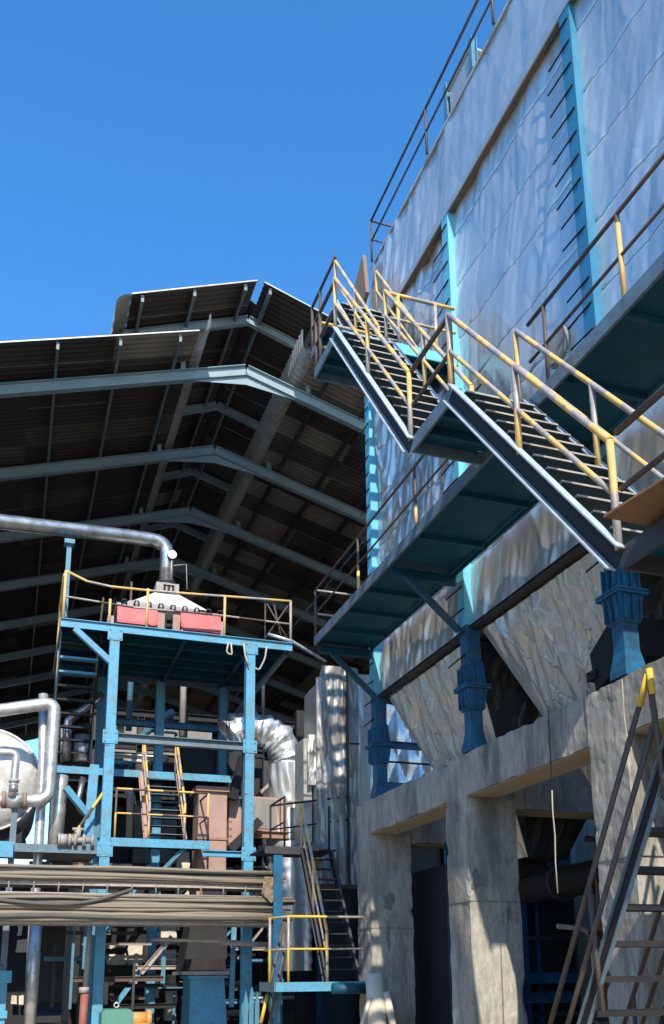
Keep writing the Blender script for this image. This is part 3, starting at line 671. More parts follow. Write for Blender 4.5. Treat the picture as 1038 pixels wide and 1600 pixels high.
# ================================================================== LEFT PLATFORM STRUCTURE
pf_ = thing('machine_platform', 'high blue steel platform on tall columns carrying the red machine', 'platform', (3.4, 22.8, 0))
PZ = 9.66; PX0, PX1, PY0, PY1 = .66, 6.23, 21.0, 24.75
m = MB(); m.box((PX0 + .04, PY0 + .04, PZ - .03), (PX1 - .04, PY1 - .04, PZ - .005)); m.build('deck', 'deck_blue', pf_)
m = MB(); m.box((PX0, PY0, PZ - .19), (PX1, PY0 + .03, PZ)); m.box((PX0, PY0 - .05, PZ - .012), (PX1, PY0 + .0, PZ + .004)); m.build('front_channel', 'bright_blue_paint', pf_)
m = MB(); m.box((PX0, PY0 + .03, PZ - .19), (PX0 + .03, PY1, PZ)); m.box((PX1 - .03, PY0 + .03, PZ - .19), (PX1, PY1, PZ)); m.box((PX0 + .03, PY1 - .03, PZ - .19), (PX1 - .03, PY1, PZ)); m.build('side_channel', 'grey_blue_paint', pf_)
for y in (21.7, 22.4, 23.1, 23.8):
    m = MB(); m.ibeam((PX0 + .05, y, PZ - .12), (PX1 - .05, y, PZ - .12), .1, .17); m.build('joist', 'deck_blue', pf_)
for x in (1.9, 3.55, 5.17):
    m = MB(); m.ibeam((x, PY0 + .06, PZ - .17), (x, PY1 - .05, PZ - .17), .09, .12); m.build('cross_joist', 'deck_blue', pf_)
for x, y, ml in ((1.9, 21.1, 'bright_blue_paint'), (5.17, 21.1, 'bright_blue_paint'), (1.95, 24.5, 'blue_paint'), (3.5, 24.5, 'bright_blue_paint'), (5.25, 24.5, 'blue_paint')):
    m = MB(); m.ibeam((x, y, 0), (x, y, PZ - .19), .22 if y < 22 else .3, .22, .02, .014, up=(1, 0, 0)); m.box((x - .105, y - .112, 0.02), (x + .105, y - .10, PZ - .2)); c_ = m.build('column', ml, pf_)
    if y < 22:
        for z in (PZ - .24, 6.93, 4.35):
            m = MB(); m.box((x - .17, y - .128, z - .16), (x + .17, y - .114, z + .16))
            for bx_ in (-.12, .12):
                for bz_ in (-.1, .1): m.tube([(x + bx_, y - .15, z + bz_), (x + bx_, y - .12, z + bz_)], .022, 6)
            m.build('gusset_plate', ml, c_)
m = MB(); m.beam((.98, 21.05, PZ - .2), (1.86, 21.08, 8.72), .13, .13); m.build('brace', 'bright_blue_paint', pf_)
m = MB(); m.beam((PX1 - .1, 21.3, PZ - .2), (5.3, 24.3, 8.3), .1, .1); m.build('brace', 'grey_blue_paint', pf_)
m = MB(); m.ibeam((2.0, 21.06, 6.93), (5.07, 21.06, 6.93), .18, .20); m.build('tie_beam', 'grey_blue_paint', pf_)
m = MB(); m.ibeam((2.0, 24.5, 8.25), (5.2, 24.5, 8.25), .16, .18); m.build('tie_beam', 'dark_blue_paint', pf_)
m = MB(); m.ibeam((2.0, 24.4, 5.0), (5.2, 24.4, 5.0), .16, .18); m.build('tie_beam', 'dark_blue_paint', pf_)
m = MB(); m.ibeam((2.0, 24.4, 1.75), (5.6, 24.4, 1.75), .16, .22); m.build('tie_beam', 'black_steel', pf_)
m = MB(); m.beam((2.1, 24.3, 2.3), (3.35, 24.3, 4.4), .12, .12); m.build('brace', 'bright_blue_paint', pf_)
m = MB(); m.beam((2.4, 24.3, .6), (3.2, 24.3, 1.7), .12, .12); m.build('brace', 'bright_blue_paint', pf_)
m = MB(); m.beam((3.55, 24.3, 4.0), (4.1, 24.3, 4.75), .1, .1); m.build('brace', 'blue_paint', pf_)
# railing
r1 = thing('platform_railing', 'bent weathered railing along the front edge of the machine platform', 'railing', (3.4, 21, PZ))
tp = [(PX0 + .05, 21.02, 10.86), (1.2, 21.02, 10.66), (1.75, 21.02, 10.60), (2.7, 21.02, 10.62), (3.9, 21.02, 10.68), (5.0, 21.02, 10.74), (PX1 - .03, 21.02, 10.80)]
m = MB(); m.tube(tp, .03, 7, band=.7); m.build('top_rail', ['grey_pipe', 'yellow_paint'], r1)
m = MB(); m.tube([(PX0 + .05, 21.02, 10.22), (2.3, 21.02, 10.14), (4.2, 21.02, 10.2), (PX1 - .03, 21.02, 10.18)], .024, 7, band=.8); m.build('mid_rail', ['grey_pipe', 'rust_pipe'], r1)
for x, h in ((PX0 + .05, 1.2), (1.75, .62), (2.62, 1.0), (4.5, 1.06), (PX1 - .04, 1.14)):
    m = MB(); m.tube([(x, 21.02, PZ), (x, 21.02, PZ + h)], .034, 7); m.build('post', 'yellow_paint' if x < 4.6 else 'grey_pipe', r1)
m = MB(); m.tube([(PX0 + .02, 21.02, PZ), (PX0 + .02, 23.0, PZ + 0.0), (PX0 + .02, 23.0, PZ + 1.1), (PX0 + .02, 21.02, PZ + 1.1)], .03, 7); m.build('side_rail', 'yellow_paint', r1)
m = MB()
for a, b in (((5.55, 10.75), (6.2, 9.7)), ((5.55, 9.75), (6.2, 10.8)), ((5.55, 9.7), (5.55, 10.8)), ((5.75, 10.8), (6.0, 9.7))): m.tube([(a[0], 21.1, a[1]), (b[0], 21.1, b[1])], .02, 6)
m.build('end_lattice', 'rust_pipe', r1)
m = MB(); m.tube([(5.6, 21.0, 9.84), (6.22, 21.0, 9.72), (7.3, 21.6, 9.5)], .045, 7); tag(m.build('loose_pipe', 'pipe_aluminium', origin=(6.2, 21, 9.7)), 'loose pale pipe lying across the right corner of the machine platform', 'pipe')
# hanging ropes
for k, (pts, ds) in enumerate(((((357, 1003), (354, 1020), (363, 1024), (361, 1004)), 'short rope loop tied under the platform edge right of the red machine'),
                 (((381, 1005), (383, 1025), (389, 1040)), 'short rope end hanging beside the right platform column'),
                 (((417, 1010), (414, 1030), (405, 1047), (399, 1044)), 'curled rope end hanging right of the right platform column'))):
    m = MB(); pp = [at(x, y, Y=20.9) for x, y in pts]; m.tube(pp, .022, 6, fillet=.1)
    tag(m.build('hanging_rope', 'rope', origin=pp[0]), ds, 'rope')
# red machine
rm = thing('red_machine', 'faded red and grey boxed machine with lugs along its top edge', 'machine', (3.2, 22.4, PZ))
MX0, MX1, MY = 2.0, 4.58, 21.9
m = MB(); m.box((MX0 + .06, MY + .05, PZ), (MX1 - .06, MY + 1.5, 10.54)); m.build('body', 'pink_primer', rm)
m = MB(); m.box((MX0 - .02, MY - .02, 10.52), (MX1 + .02, MY + 1.56, 10.58)); m.prism([(MX0 + .15, 10.58), (MX1 - .5, 10.58), (MX1 - .6, 10.67), (MX0 + .3, 10.70)], 'Y', MY + .05, MY + 1.3); m.build('top_flange', 'machine_grey', rm)
for x0, x1 in ((MX0, MX0 + .98), (MX1 - 1.02, MX1)):
    m = MB(); m.prism([(MY - .04, 10.50), (MY + .05, 10.52), (MY + .05, 9.70), (MY - .01, 9.70), (MY - .01, 9.98), (MY - .12, 10.05)], 'X', x0, x1); m.box((x0, MY - .14, 10.02), (x1, MY - .02, 10.10))
    m.box((x1 - .05 if x0 == MX0 else x0, MY - .16, 9.7), (x1 if x0 == MX0 else x0 + .05, MY - .0, 10.2)); m.build('red_cover', 'red_paint', rm)
m = MB(); m.box((3.18, MY - .06, 9.68), (3.36, MY + .06, 10.54)); 
for z in (9.8, 10.05, 10.25): m.cyl((3.2, MY - .09, z), (3.34, MY - .09, z), .06, n=8)
m.build('hinge', 'black_steel', rm)
for i in range(9):
    x = MX0 + .1 + i*.3
    m = MB(); m.tube([(x, MY - .03, 10.56), (x + .02, MY - .1, 10.64), (x + .1, MY - .1, 10.64), (x + .12, MY - .03, 10.56)], .022, 6); m.build('lug', 'dark_steel', rm)
m = MB(); m.box((MX0 - .2, MY + .2, PZ), (MX0 - .05, MY + .5, 10.3)); m.box((MX1 + .03, MY + .1, PZ), (MX1 + .12, MY + .2, 10.45)); m.build('side_post', 'machine_grey', rm)
m = MB()
hb = [(2.32, MY + .05), (4.25, MY + .05), (4.25, MY + 1.35), (2.32, MY + 1.35)]; ht = [(3.08, MY + .45), (3.48, MY + .45), (3.48, MY + .95), (3.08, MY + .95)]
m.add([(x, y, 10.67) for x, y in hb] + [(x, y, 11.22) for x, y in ht], [(0, 1, 5, 4), (1, 2, 6, 5), (2, 3, 7, 6), (3, 0, 4, 7), (4, 5, 6, 7)]); m.build('hood', 'tank_plaster', rm)
m = MB(); m.box((2.98, MY + .36, 11.14), (3.56, MY + .98, 11.42)); m.build('hood_collar', 'machine_grey', rm)
m = MB()
for a, b in (((3.16, 11.19), (3.22, 11.37)), ((3.38, 11.19), (3.44, 11.37)), ((3.16, 11.33), (3.44, 11.37)), ((3.27, 11.19), (3.33, 11.37))): m.box((a[0], MY + .35, a[1]), (b[0], MY + .362, b[1]))
m.build('collar_handle', 'black_steel', rm)
# gauge
gx = at(269, 867, Y=22.3)
gg = thing('pressure_gauge', 'round white faced gauge on a thin stem above the red machine', 'gauge', gx - V((0, 0, .6)))
m = MB(); m.cyl(gx + V((0, -.04, 0)), gx + V((0, .05, 0)), .115, n=20); m.build('dial', 'white_dial', gg)
m = MB(); m.cyl(gx + V((0, -.02, 0)), gx + V((0, .06, 0)), .125, n=20); m.build('bezel', 'dark_steel', gg)
m = MB(); m.tube([gx + V((0, .03, -.1)), gx + V((0, .03, -.62))], .022, 6); m.tube([gx + V((.05, .03, -.28)), gx + V((.38, .03, -.2)), gx + V((.42, .03, -.9))], .015, 6); m.build('stem', 'grey_pipe', gg)
# big polished pipe over the machine
bp = thing('exhaust_pipe', 'long polished metal pipe running along to the hood and bending down', 'pipe', (3.0, 22.3, 11.2))
q0 = at(0, 815, Y=21.9); q1 = at(215, 840, Y=22.5)
e = V((3.13, 22.5, q1.z))
m = MB(); m.tube([q0 + (q0-q1)*1.6, q0, q1, V((3.27, 22.55, q1.z)), V((3.27, 22.55, 11.15))], .185, 18, fillet=.5); m.build('pipe', 'polished_pipe', bp)
for z in (11.3, 11.5): 
    m = MB(); m.tube([(3.27, 22.55, z), (3.27, 22.55, z + .05)], .24, 16); m.build('flange', 'dark_steel', bp)
m = MB(); m.ibeam((.78, 21.95, PZ), (.78, 21.95, 11.95), .11, .11); m.box((.66, 21.8, 11.95), (.9, 22.1, 12.06)); m.build('support_post', 'blue_paint', bp)
m = MB(); m.tube([(2.35, 22.2, 10.2), (2.35, 22.2, 11.3)], .03, 7); tag(m.build('thin_pipe', 'rust_pipe', origin=(2.35, 22.2, 10)), 'thin rusty upright pipe left of the hood', 'pipe')

# stairs up to the platform (left)
ls = thing('platform_stairs', 'dark narrow stair with two sunlit blue treads under the left platform corner', 'stairs', (1.1, 22, 6.3))
for x in (.70, 1.62):
    m = MB(); m.beam((x, 21.35, PZ - .1), (x, 24.8, 6.0), .03, .2); m.build('stringer', 'blue_paint' if x < 1 else 'black_steel', ls)
n = 13
for i in range(1, n):
    t = i/n; y = 21.35 + 3.45*t; z = PZ - .1 - 3.5*t
    m = MB(); m.box((.72, y - .12, z - .03), (1.6, y + .12, z)); m.box((.72, y - .125, z - .05), (1.6, y - .118, z + .004)); m.build('tread', 'bright_blue_paint' if i in (2, 3) else 'black_steel', ls)  # shaded treads coloured black, the two sunlit ones bright blue
m = MB()
for x in (.70, 1.62): m.tube([(x, 21.4, PZ + .8), (x, 24.8, 7.0)], .025, 6)
m.build('handrail', 'rust_pipe', ls)
for k, (x, y) in enumerate(((1.62, 22.2), (1.62, 23.3), (.7, 22.4))):
    z = PZ - .1 - 3.5*(y - 21.35)/3.45
    m = MB(); m.tube([(x, y, z), (x, y, z + .9)], .026, 6, band=.3); m.build('post', BAND, ls)

# pipe deck and stair landing at mid height
ml_ = thing('middle_platform', 'blue edged middle platform at the head of the yellow railed stair', 'platform', (3.5, 23.9, 6.7))
m = MB(); m.box((.5, 23.2, 6.6), (5.3, 25.2, 6.63)); m.build('deck', 'black_steel', ml_)
m = MB(); m.box((.5, 23.16, 6.48), (5.3, 23.195, 6.66)); m.build('edge_channel', 'bright_blue_paint', ml_)
flight('stair_flight', 'short stair with yellow double handrails up to the middle platform', 2.92, 3.75, 21.55, 4.62, 23.1, 6.62, 9, h=.95, sm='x', top='pink_primer', group='steel stair flights', nose='grey_blue_paint', tread='black_steel')
lp = thing('lower_platform', 'small blue platform with a two bar railing at the foot of the yellow railed stair', 'platform', (3.1, 21.6, 4.6))
m = MB(); m.box((1.97, 21.03, 4.56), (4.24, 22.3, 4.59)); m.build('deck', 'black_steel', lp)
m = MB(); m.box((1.95, 20.99, 4.43), (4.26, 21.025, 4.62)); m.build('edge_channel', 'bright_blue_paint', lp)
m = MB(); m.beam((3.7, 21.1, 4.45), (3.2, 21.4, 3.9), .09, .09); m.build('brace', 'blue_paint', lp)
rail_set(lp, [(2.1, 21.02, 4.62), (4.2, 21.02, 4.62)], [(2.1, 21.02, 4.62), (4.2, 21.02, 4.62)], 1.12, .027, mats=['rust_pipe', 'yellow_paint'], mids=(.5,))
rail_set(lp, [(4.2, 21.02, 4.62), (4.2, 22.2, 4.62)], [(4.2, 22.2, 4.62)], 1.12, .025, mats=['rust_pipe'])
m = MB(); m.ibeam((4.1, 21.06, 4.34), (5.1, 21.06, 4.34), .12, .14); tag(m.build('tie_bar', 'bright_blue_paint', origin=(4.6, 21, 4.3)), 'short blue bar joining the lower platform to the right column', 'steel bar')

pd = thing('pipe_platform', 'low blue edged platform under the silver pipes and the valve cluster', 'platform', (.6, 21.3, 4.4))
m = MB(); m.box((-3, 21.03, 4.36), (1.8, 23.4, 4.39)); m.build('deck', 'dirty_panel', pd)
m = MB(); m.box((.0, 20.99, 4.24), (1.8, 21.025, 4.42)); m.build('edge_channel', 'grey_blue_paint', pd)
m = MB(); m.box((-3, 20.9, 4.10), (-.02, 21.02, 4.44)); m.build('front_beam', 'bright_blue_paint', pd)
m = MB(); m.ibeam((1.55, 21.5, 4.4), (1.62, 21.5, 6.35), .2, .2); m.build('strut', 'bright_blue_paint', pd)
m = MB(); m.beam((1.0, 21.3, 5.75), (1.55, 21.45, 5.15), .14, .14); m.build('brace', 'bright_blue_paint', pd)
m = MB(); m.ibeam((-.05, 21.2, 0), (-.05, 21.2, 5.2), .13, .13); m.build('post', 'grey_blue_paint', pd)
m = MB(); m.ibeam((1.75, 21.3, 0), (1.75, 21.3, 4.3), .14, .14); m.build('post', 'blue_paint', pd)
m = MB(); m.tube([(1.1, 21.1, 4.45), (1.85, 21.1, 5.7)], .035, 7, band=.55); tag(m.build('yellow_rod', ['rust_pipe', 'strong_yellow'], origin=(1.4, 21.1, 5)), 'slanting yellow tipped rod rising from the valve cluster', 'rod')
m = MB(); m.beam((.1, 23.35, 6.42), (1.75, 23.35, 6.42), .1, .2); tag(m.build('landing_beam', 'black_steel', origin=(1, 23.3, 6.4)), 'dark beam at the foot of the narrow platform stair', 'steel bar')

# tank and silver pipes
tk = thing('white_tank', 'round end of a big white plaster insulated tank at the left edge', 'tank', (-.72, 23, 5.9))
tc = at(-23, 1213, Y=21.9); R_ = 1.2
m = MB(); prof = [(.0, .0), (.3, .01), (.6, .05), (.85, .12), (1.05, .22), (1.17, .38), (1.2, .55), (1.2, 5.5), (0, 5.6)]
b = len(m.v); NN = 48
for r_, dy in prof:
    for j in range(NN):
        a = j*math.tau/NN; q = 1 + .012*noise.noise(V((math.cos(a)*3, math.sin(a)*3, dy*2)))
        m.v.append(tc + V((r_*q*math.cos(a), dy - .0 + .02*noise.noise(V((r_*math.cos(a)*3, r_*math.sin(a)*3, 1))), r_*q*math.sin(a))))
for i in range(len(prof)-1):
    for j in range(NN): m.f.append([b+i*NN+j, b+i*NN+(j+1) % NN, b+(i+1)*NN+(j+1) % NN, b+(i+1)*NN+j]); m.m.append(0); m.s.append(True)
m.build('shell', 'tank_plaster', tk)
m = MB()
rg = [tc + V((1.2*math.cos(a), .36, 1.2*math.sin(a))) for a in [k*math.tau/48 for k in range(49)]]
m.tube(rg, .03, 6); m.build('rim_band', 'tank_plaster', tk)
m = MB(); m.prism([(-2.4, 4.4), (.3, 4.4), (.2, 4.9), (-.1, 5.05), (-2.2, 5.05)], 'Y', 22.5, 22.9); m.build('saddle', 'black_steel', tk)
def pip(name, label, pxs, r, matl='pipe_aluminium', Y=21.3, fillet=.25, cat='pipe', parts=()):
    pp = [at(x, y, Y=Y if len(q) < 1 else q[0]) for x, y, *q in pxs]
    o = thing(name, label, cat, pp[-1])
    m = MB(); m.tube(pp, r, 16, fillet=fillet); m.build('pipe', matl, o)
    for (x, y, x2, y2, rr, ml2) in parts:
        m = MB(); m.tube([at(x, y, Y=Y), at(x2, y2, Y=Y)], rr, 14); m.build('flange', ml2, o)
    return o
pip('silver_pipe', 'thick silver pipe looping in a U in front of the white tank', [(-60, 1121), (0, 1110), (86, 1098), (75, 1250), (38, 1252), (-60, 1250)], .145, parts=((36, 1252, 42, 1252, .19, 'rust_plate'), (2, 1250, 9, 1250, .19, 'rust_plate'), (9, 1251, 36, 1252, .17, 'pipe_aluminium')), Y=21.1)
pip('silver_pipe', 'thin silver pipe bending down to a valve in front of the white tank', [(-60, 1175), (0, 1175), (26, 1177), (22, 1218), (19, 1246)], .085, Y=20.95, fillet=.12, parts=((22, 1218, 22, 1223, .11, 'machine_grey'), (21, 1227, 21, 1238, .10, 'polished_pipe')))
pip('silver_pipe', 'upright slim silver pipe behind the U shaped pipe', [(68, 1085), (67, 1200), (60, 1330), (50, 1480), (44, 1620)], .105, Y=21.45)
pip('silver_pipe', 'upright stout silver pipe just right of the U shaped pipe', [(95, 1212), (92, 1250), (86, 1322)], .17, Y=21.7)
pip('silver_pipe', 'shiny silver pipe dropping past the cable trays at the lower left', [(57, 1435), (45, 1620)], .13, 'pipe_aluminium', Y=21.0)
pip('silver_pipe', 'curved bright pipe arching behind the narrow stair', [(104, 1190), (105, 1125), (130, 1110), (160, 1085)], .11, 'polished_pipe', Y=23.6)
pip('silver_pipe', 'short bright drum shaped pipe on the landing behind the narrow stair', [(128, 1192), (130, 1150)], .22, 'foil_bright', Y=23.9)
pip('silver_pipe', 'short bright upright pipe left of the drum shaped pipe', [(102, 1192), (103, 1135)], .13, 'foil_bright', Y=23.9)
pip('silver_pipe', 'silver bend hanging under the landing behind the blue brace', [(130, 1215), (120, 1260), (135, 1275), (150, 1270)], .07, 'polished_pipe', Y=22.6)
vc = thing('valve_cluster', 'dirty brown valve cluster lying on the low platform', 'valve', at(115, 1318, Y=21.0))
vp = at(90, 1313, Y=20.98)
m = MB(); m.tube([vp, vp + V((.2, 0, 0))], .14, 14); m.tube([vp + V((.2, 0, .0)), vp + V((.75, 0, .02))], .075, 12); m.build('body', 'machine_grey', vc)
for dx in (0.0, .22, .34, .52, .7):
    m = MB(); m.tube([vp + V((dx, 0, 0)), vp + V((dx + .06, 0, 0))], .15, 14); m.build('flange', 'machine_grey', vc)
m = MB(); m.tube([vp + V((.43, 0, .05)), vp + V((.43, 0, .26))], .06, 10); m.tube([vp + V((.3, 0, .26)), vp + V((.56, 0, .26))], .035, 8); m.build('handle', 'machine_grey', vc)
m = MB(); m.tube([vp + V((-.012, -.0, 0)), vp + V((-.002, 0, 0))], .08, 12); m.build('bore', 'black_steel', vc)

# rusty duct, hood and blue chute
rd = thing('rusty_duct', 'tall pinkish rusty square duct behind the cable trays ending in a flared hood', 'duct', (4.5, 22.2, 1.5))
m = MB(); m.box((4.16, 22.0, 3.3), (4.86, 22.7, 6.02)); m.build('shaft', 'pink_primer', rd)
m = MB(); m.box((4.08, 21.92, 5.98), (4.94, 22.78, 6.10)); m.box((4.14, 21.97, 4.80), (4.88, 22.73, 4.86)); m.box((4.14, 21.97, 3.95), (4.88, 22.73, 4.0)); m.build('flange', 'rust_plate', rd)
m = MB(); m.add([(4.1, 21.95, 3.3), (4.9, 21.95, 3.3), (4.9, 22.75, 3.3), (4.1, 22.75, 3.3), (3.86, 21.8, 1.72), (4.88, 21.8, 1.72), (4.88, 22.9, 1.72), (3.86, 22.9, 1.72)], [(0,1,5,4),(1,2,6,5),(2,3,7,6),(3,0,4,7),(0,3,2,1),(4,5,6,7)]); m.build('hood', 'black_steel', rd)
m = MB(); m.prism([(4.05, 1.98), (4.8, 1.98), (4.84, 1.72), (3.98, 1.72)], 'Y', 21.66, 21.82); m.build('apron', 'rust_plate', rd)
m = MB(); m.box((3.8, 21.6, 1.62), (4.98, 22.95, 1.70)); m.build('base_flange', 'machine_grey', rd)
bc = thing('blue_chute', 'bright blue square chute below the flared rusty hood', 'chute', (4.4, 22.2, 0))
m = MB(); m.add([(4.02, 21.7, 1.58), (4.8, 21.7, 1.58), (4.8, 22.6, 1.58), (4.02, 22.6, 1.58), (3.98, 21.6, 0), (4.9, 21.6, 0), (4.9, 22.7, 0), (3.98, 22.7, 0)], [(0,1,5,4),(1,2,6,5),(2,3,7,6),(3,0,4,7),(0,3,2,1),(4,5,6,7)]); m.build('body', 'bright_blue_paint', bc)
m = MB(); m.box((3.95, 21.62, 1.54), (4.88, 22.68, 1.60)); m.build('flange', 'bright_blue_paint', bc)
m = MB(); m.ibeam((4.93, 21.5, .9), (4.98, 21.5, 3.2), .1, .1); m.build('side_bar', 'bright_blue_paint', bc)
m = MB(); m.prism([(4.98, 6.0), (5.2, 6.0), (5.55, 4.85), (4.98, 4.65)], 'Y', 22.3, 22.9)
for i in range(7): m.tube([(5.02, 22.27, 4.8 + i*.18), (5.02, 22.31, 4.8 + i*.18)], .035, 6)
tag(m.build('bolted_cover', 'pink_primer', origin=(5.2, 22.5, 5)), 'leaning pinkish bolted plate beside the rusty duct', 'plate')
for (x0, x1, ds) in ((5.42, 6.28, 'large pale pink steel box behind the right platform column'), (6.38, 6.9, 'smaller pale pink steel box half behind the dark stair railing')):
    bx = thing('steel_box', ds, 'steel box', ((x0+x1)/2, 22.8, 5.2))
    m = MB(); m.box((x0, 22.5, 5.15), (x1, 23.3, 6.02)); m.build('body', 'pink_primer', bx)
    m = MB(); m.box((x0 + .06, 22.48, 5.2), (x1 - .06, 22.497, 5.96)); m.build('front_plate', 'dirty_panel', bx)
m = MB(); m.ibeam((5.2, 22.5, 5.05), (7.2, 22.5, 5.05), .16, .18); tag(m.build('red_beam', 'rust_plate', origin=(6, 22.5, 5)), 'dark rusty beam under the pale pink steel boxes', 'steel bar')
m = MB(); m.beam((5.0, 22.2, 4.6), (5.75, 22.2, 5.35), .12, .22); m.beam((4.95, 21.9, 5.8), (5.25, 22.0, 6.9), .14, .2); tag(m.build('bracket_arm', 'black_steel', origin=(5.3, 22.2, 5)), 'black bracket arm between the rusty duct and the pink boxes', 'bracket')

# cable trays
def tray(label, zt, zb, x1, Y, rods, seed):
    t = thing('cable_tray', label, 'cable tray', (2, Y, zb), 'cable trays')
    m = MB(); m.box((-7, Y - .35, zb - .02), (x1, Y + .35, zb)); m.box((-7, Y - .36, zb - .05), (x1, Y - .335, zb + .08)); m.box((-7, Y + .335, zb - .05), (x1, Y + .36, zb + .08)); m.build('tray', 'grey_pipe', t)
    r = random.Random(seed)
    for k in range(rods):
        z = zb + .06 + (zt - zb - .06)*k/(rods-1); y = Y - .40 - .05*math.sin(k*1.3)
        pts = [V((-7, y, z))]
        for i in range(1, 9): pts.append(V((-7 + (x1 + r.uniform(-.1, .45) + 7)*i/8, y + r.uniform(-.03, .03), z + r.uniform(-.035, .02))))
        m = MB(); m.tube(pts, r.uniform(.030, .05), 7); m.build('cable', r.choice(['cable_grey', 'cable_grey', 'cable_dark']), t)
    m = MB(); m.box((-7, Y - .3, zb + .02), (x1 - .05, Y + .3, zt - .02)); m.build('cable_bundle', 'cable_dark', t)
    return t
t1 = tray('upper cable tray with a thin bundle of dusty cables crossing the columns', 3.74, 3.42, 5.15, 19.5, 7, 3)
m = MB(); m.tube([(-7, 19.05, 3.2), (5.1, 19.05, 3.2)], .022, 6); m.build('hanger_bar', 'grey_pipe', t1)
for k in range(13):
    m = MB(); m.tube([(-1 + k*.47 + random.uniform(-.03, .03), 19.05, 3.2), (-1 + k*.47, 19.05, 3.42)], .016, 5); m.build('hanger', 'cable_grey', t1)
t2 = tray('lower cable tray packed deep with dusty grey cables', 3.16, 2.66, 5.3, 19.5, 12, 4)
m = MB(); m.tube([(-.3, 19.02, 3.06), (.6, 18.98, 2.98), (1.4, 19.0, 3.0), (2.3, 19.02, 3.3)], .04, 7, fillet=.4); m.build('loose_cable', 'cable_dark', t2)
m = MB(); m.grid(lambda u, v: (5.02 + .3*u + .1*v*(u-.5), 18.95 + .05*noise.noise(V((u*5, v*5, 0))), 3.62 - .55*v*(1-.7*abs(u-.5))), 8, 8, 0, False, True); m.grid(lambda u, v: (5.02 + .3*u + .1*v*(u-.5), 19.0, 3.62 - .55*v*(1-.7*abs(u-.5))), 3, 3)
tag(m.build('rag', 'soffit_rust', origin=(5.15, 18.95, 3.4)), 'brown rag hanging from the end of the upper cable tray', 'rag')
m = MB(); m.tube([(2.9, 20.3, 2.36), (4.6, 20.3, 2.33), (5.5, 20.3, 2.25), (6.0, 20.3, 2.27)], .035, 8); m.tube([(4.4, 20.3, 2.3), (5.9, 20.3, 2.24)], .055, 8); tag(m.build('conduit', 'grey_pipe', origin=(4.4, 20.3, 2.3)), 'thin pale conduit just below the lower cable tray', 'conduit')

# small things along the bottom edge
m = MB()
gm = thing('green_motor', 'green painted motor housing with a lifting eye at the bottom edge', 'motor', at(182, 1600, Y=20.5) - V((0, 0, .6)))
p = at(182, 1592, Y=20.5)
m = MB(); m.prism([(p.x - .32, p.z - .7), (p.x - .32, p.z + .12), (p.x - .25, p.z + .19), (p.x + .25, p.z + .19), (p.x + .33, p.z + .12), (p.x + .33, p.z - .7)], 'Y', 20.3, 21.1); m.build('housing', 'green_paint', gm)
m = MB(); m.box((p.x - .26, 20.27, p.z - .7), (p.x + .27, 20.297, p.z + .06)); m.build('side_panel', 'green_paint', gm)
m = MB(); m.tube([p + V((.05*math.cos(a), .1, .27 + .05*math.sin(a))) for a in [i*math.tau/10 for i in range(11)]], .016, 6); m.build('lifting_eye', 'pipe_aluminium', gm)
p = at(218, 1592, Y=20.7)
m = MB(); m.tube([p + V((-.2, .3, -.02)), p + V((.18, .3, -.02))], .15, 16); m.tube([p + V((.18, .3, -.02)), p + V((.28, .3, -.02))], .19, 16); m.box(p + V((-.2, .1, -.7)), p + V((.2, .5, -.1))); tag(m.build('orange_coupling', 'orange_paint', origin=p), 'small orange coupling guard beside the green motor', 'coupling')
p = at(130, 1600, Y=20.6)
rp = thing('red_standpipe', 'rusty red pipe with a grey upper stem standing at the bottom left', 'pipe', p - V((0, 0, .6)))
m = MB(); m.tube([p - V((.02, 0, .6)), p + V((.0, 0, .62))], .085, 12); m.build('base', 'rusty_red', rp)
m = MB(); m.tube([p + V((0, 0, .6)), p + V((.04, 0, 2.0))], .055, 10); m.tube([p + V((-.02, 0, .62)), p + V((-.02, 0, .74))], .11, 10); m.build('stem', 'machine_grey', rp)
p = at(0, 1560, Y=20.9)
m = MB(); m.box(p + V((-.6, 0, -1.5)), p + V((.12, .5, .55))); m.box(p + V((-.6, -.05, .3)), p + V((.2, .5, .55))); m.box(p + V((-.6, -.06, -.4)), p + V((.16, 0, -.25))); tag(m.build('blue_cabinet', 'bright_blue_paint', origin=p), 'bright blue steel cabinet cut by the left edge at the bottom', 'cabinet')
m = MB()
for k, (dx, h) in enumerate(((0, .55), (.13, .75), (.26, .5))): m.prism([(5.0 + dx, 0), (5.1 + dx, 0), (5.1 + dx, .75 + h*.6), (5.05 + dx, .95 + h*.6), (5.0 + dx, .7 + h*.5)], 'Y', 20.6, 20.66)
m.box((5.0, 20.62, .2), (5.36, 20.7, .3)); tag(m.build('steel_offcuts', 'blue_paint', origin=(5.1, 20.6, 0)), 'pale blue steel strips leaning between the chute and the right column', 'steel strips')

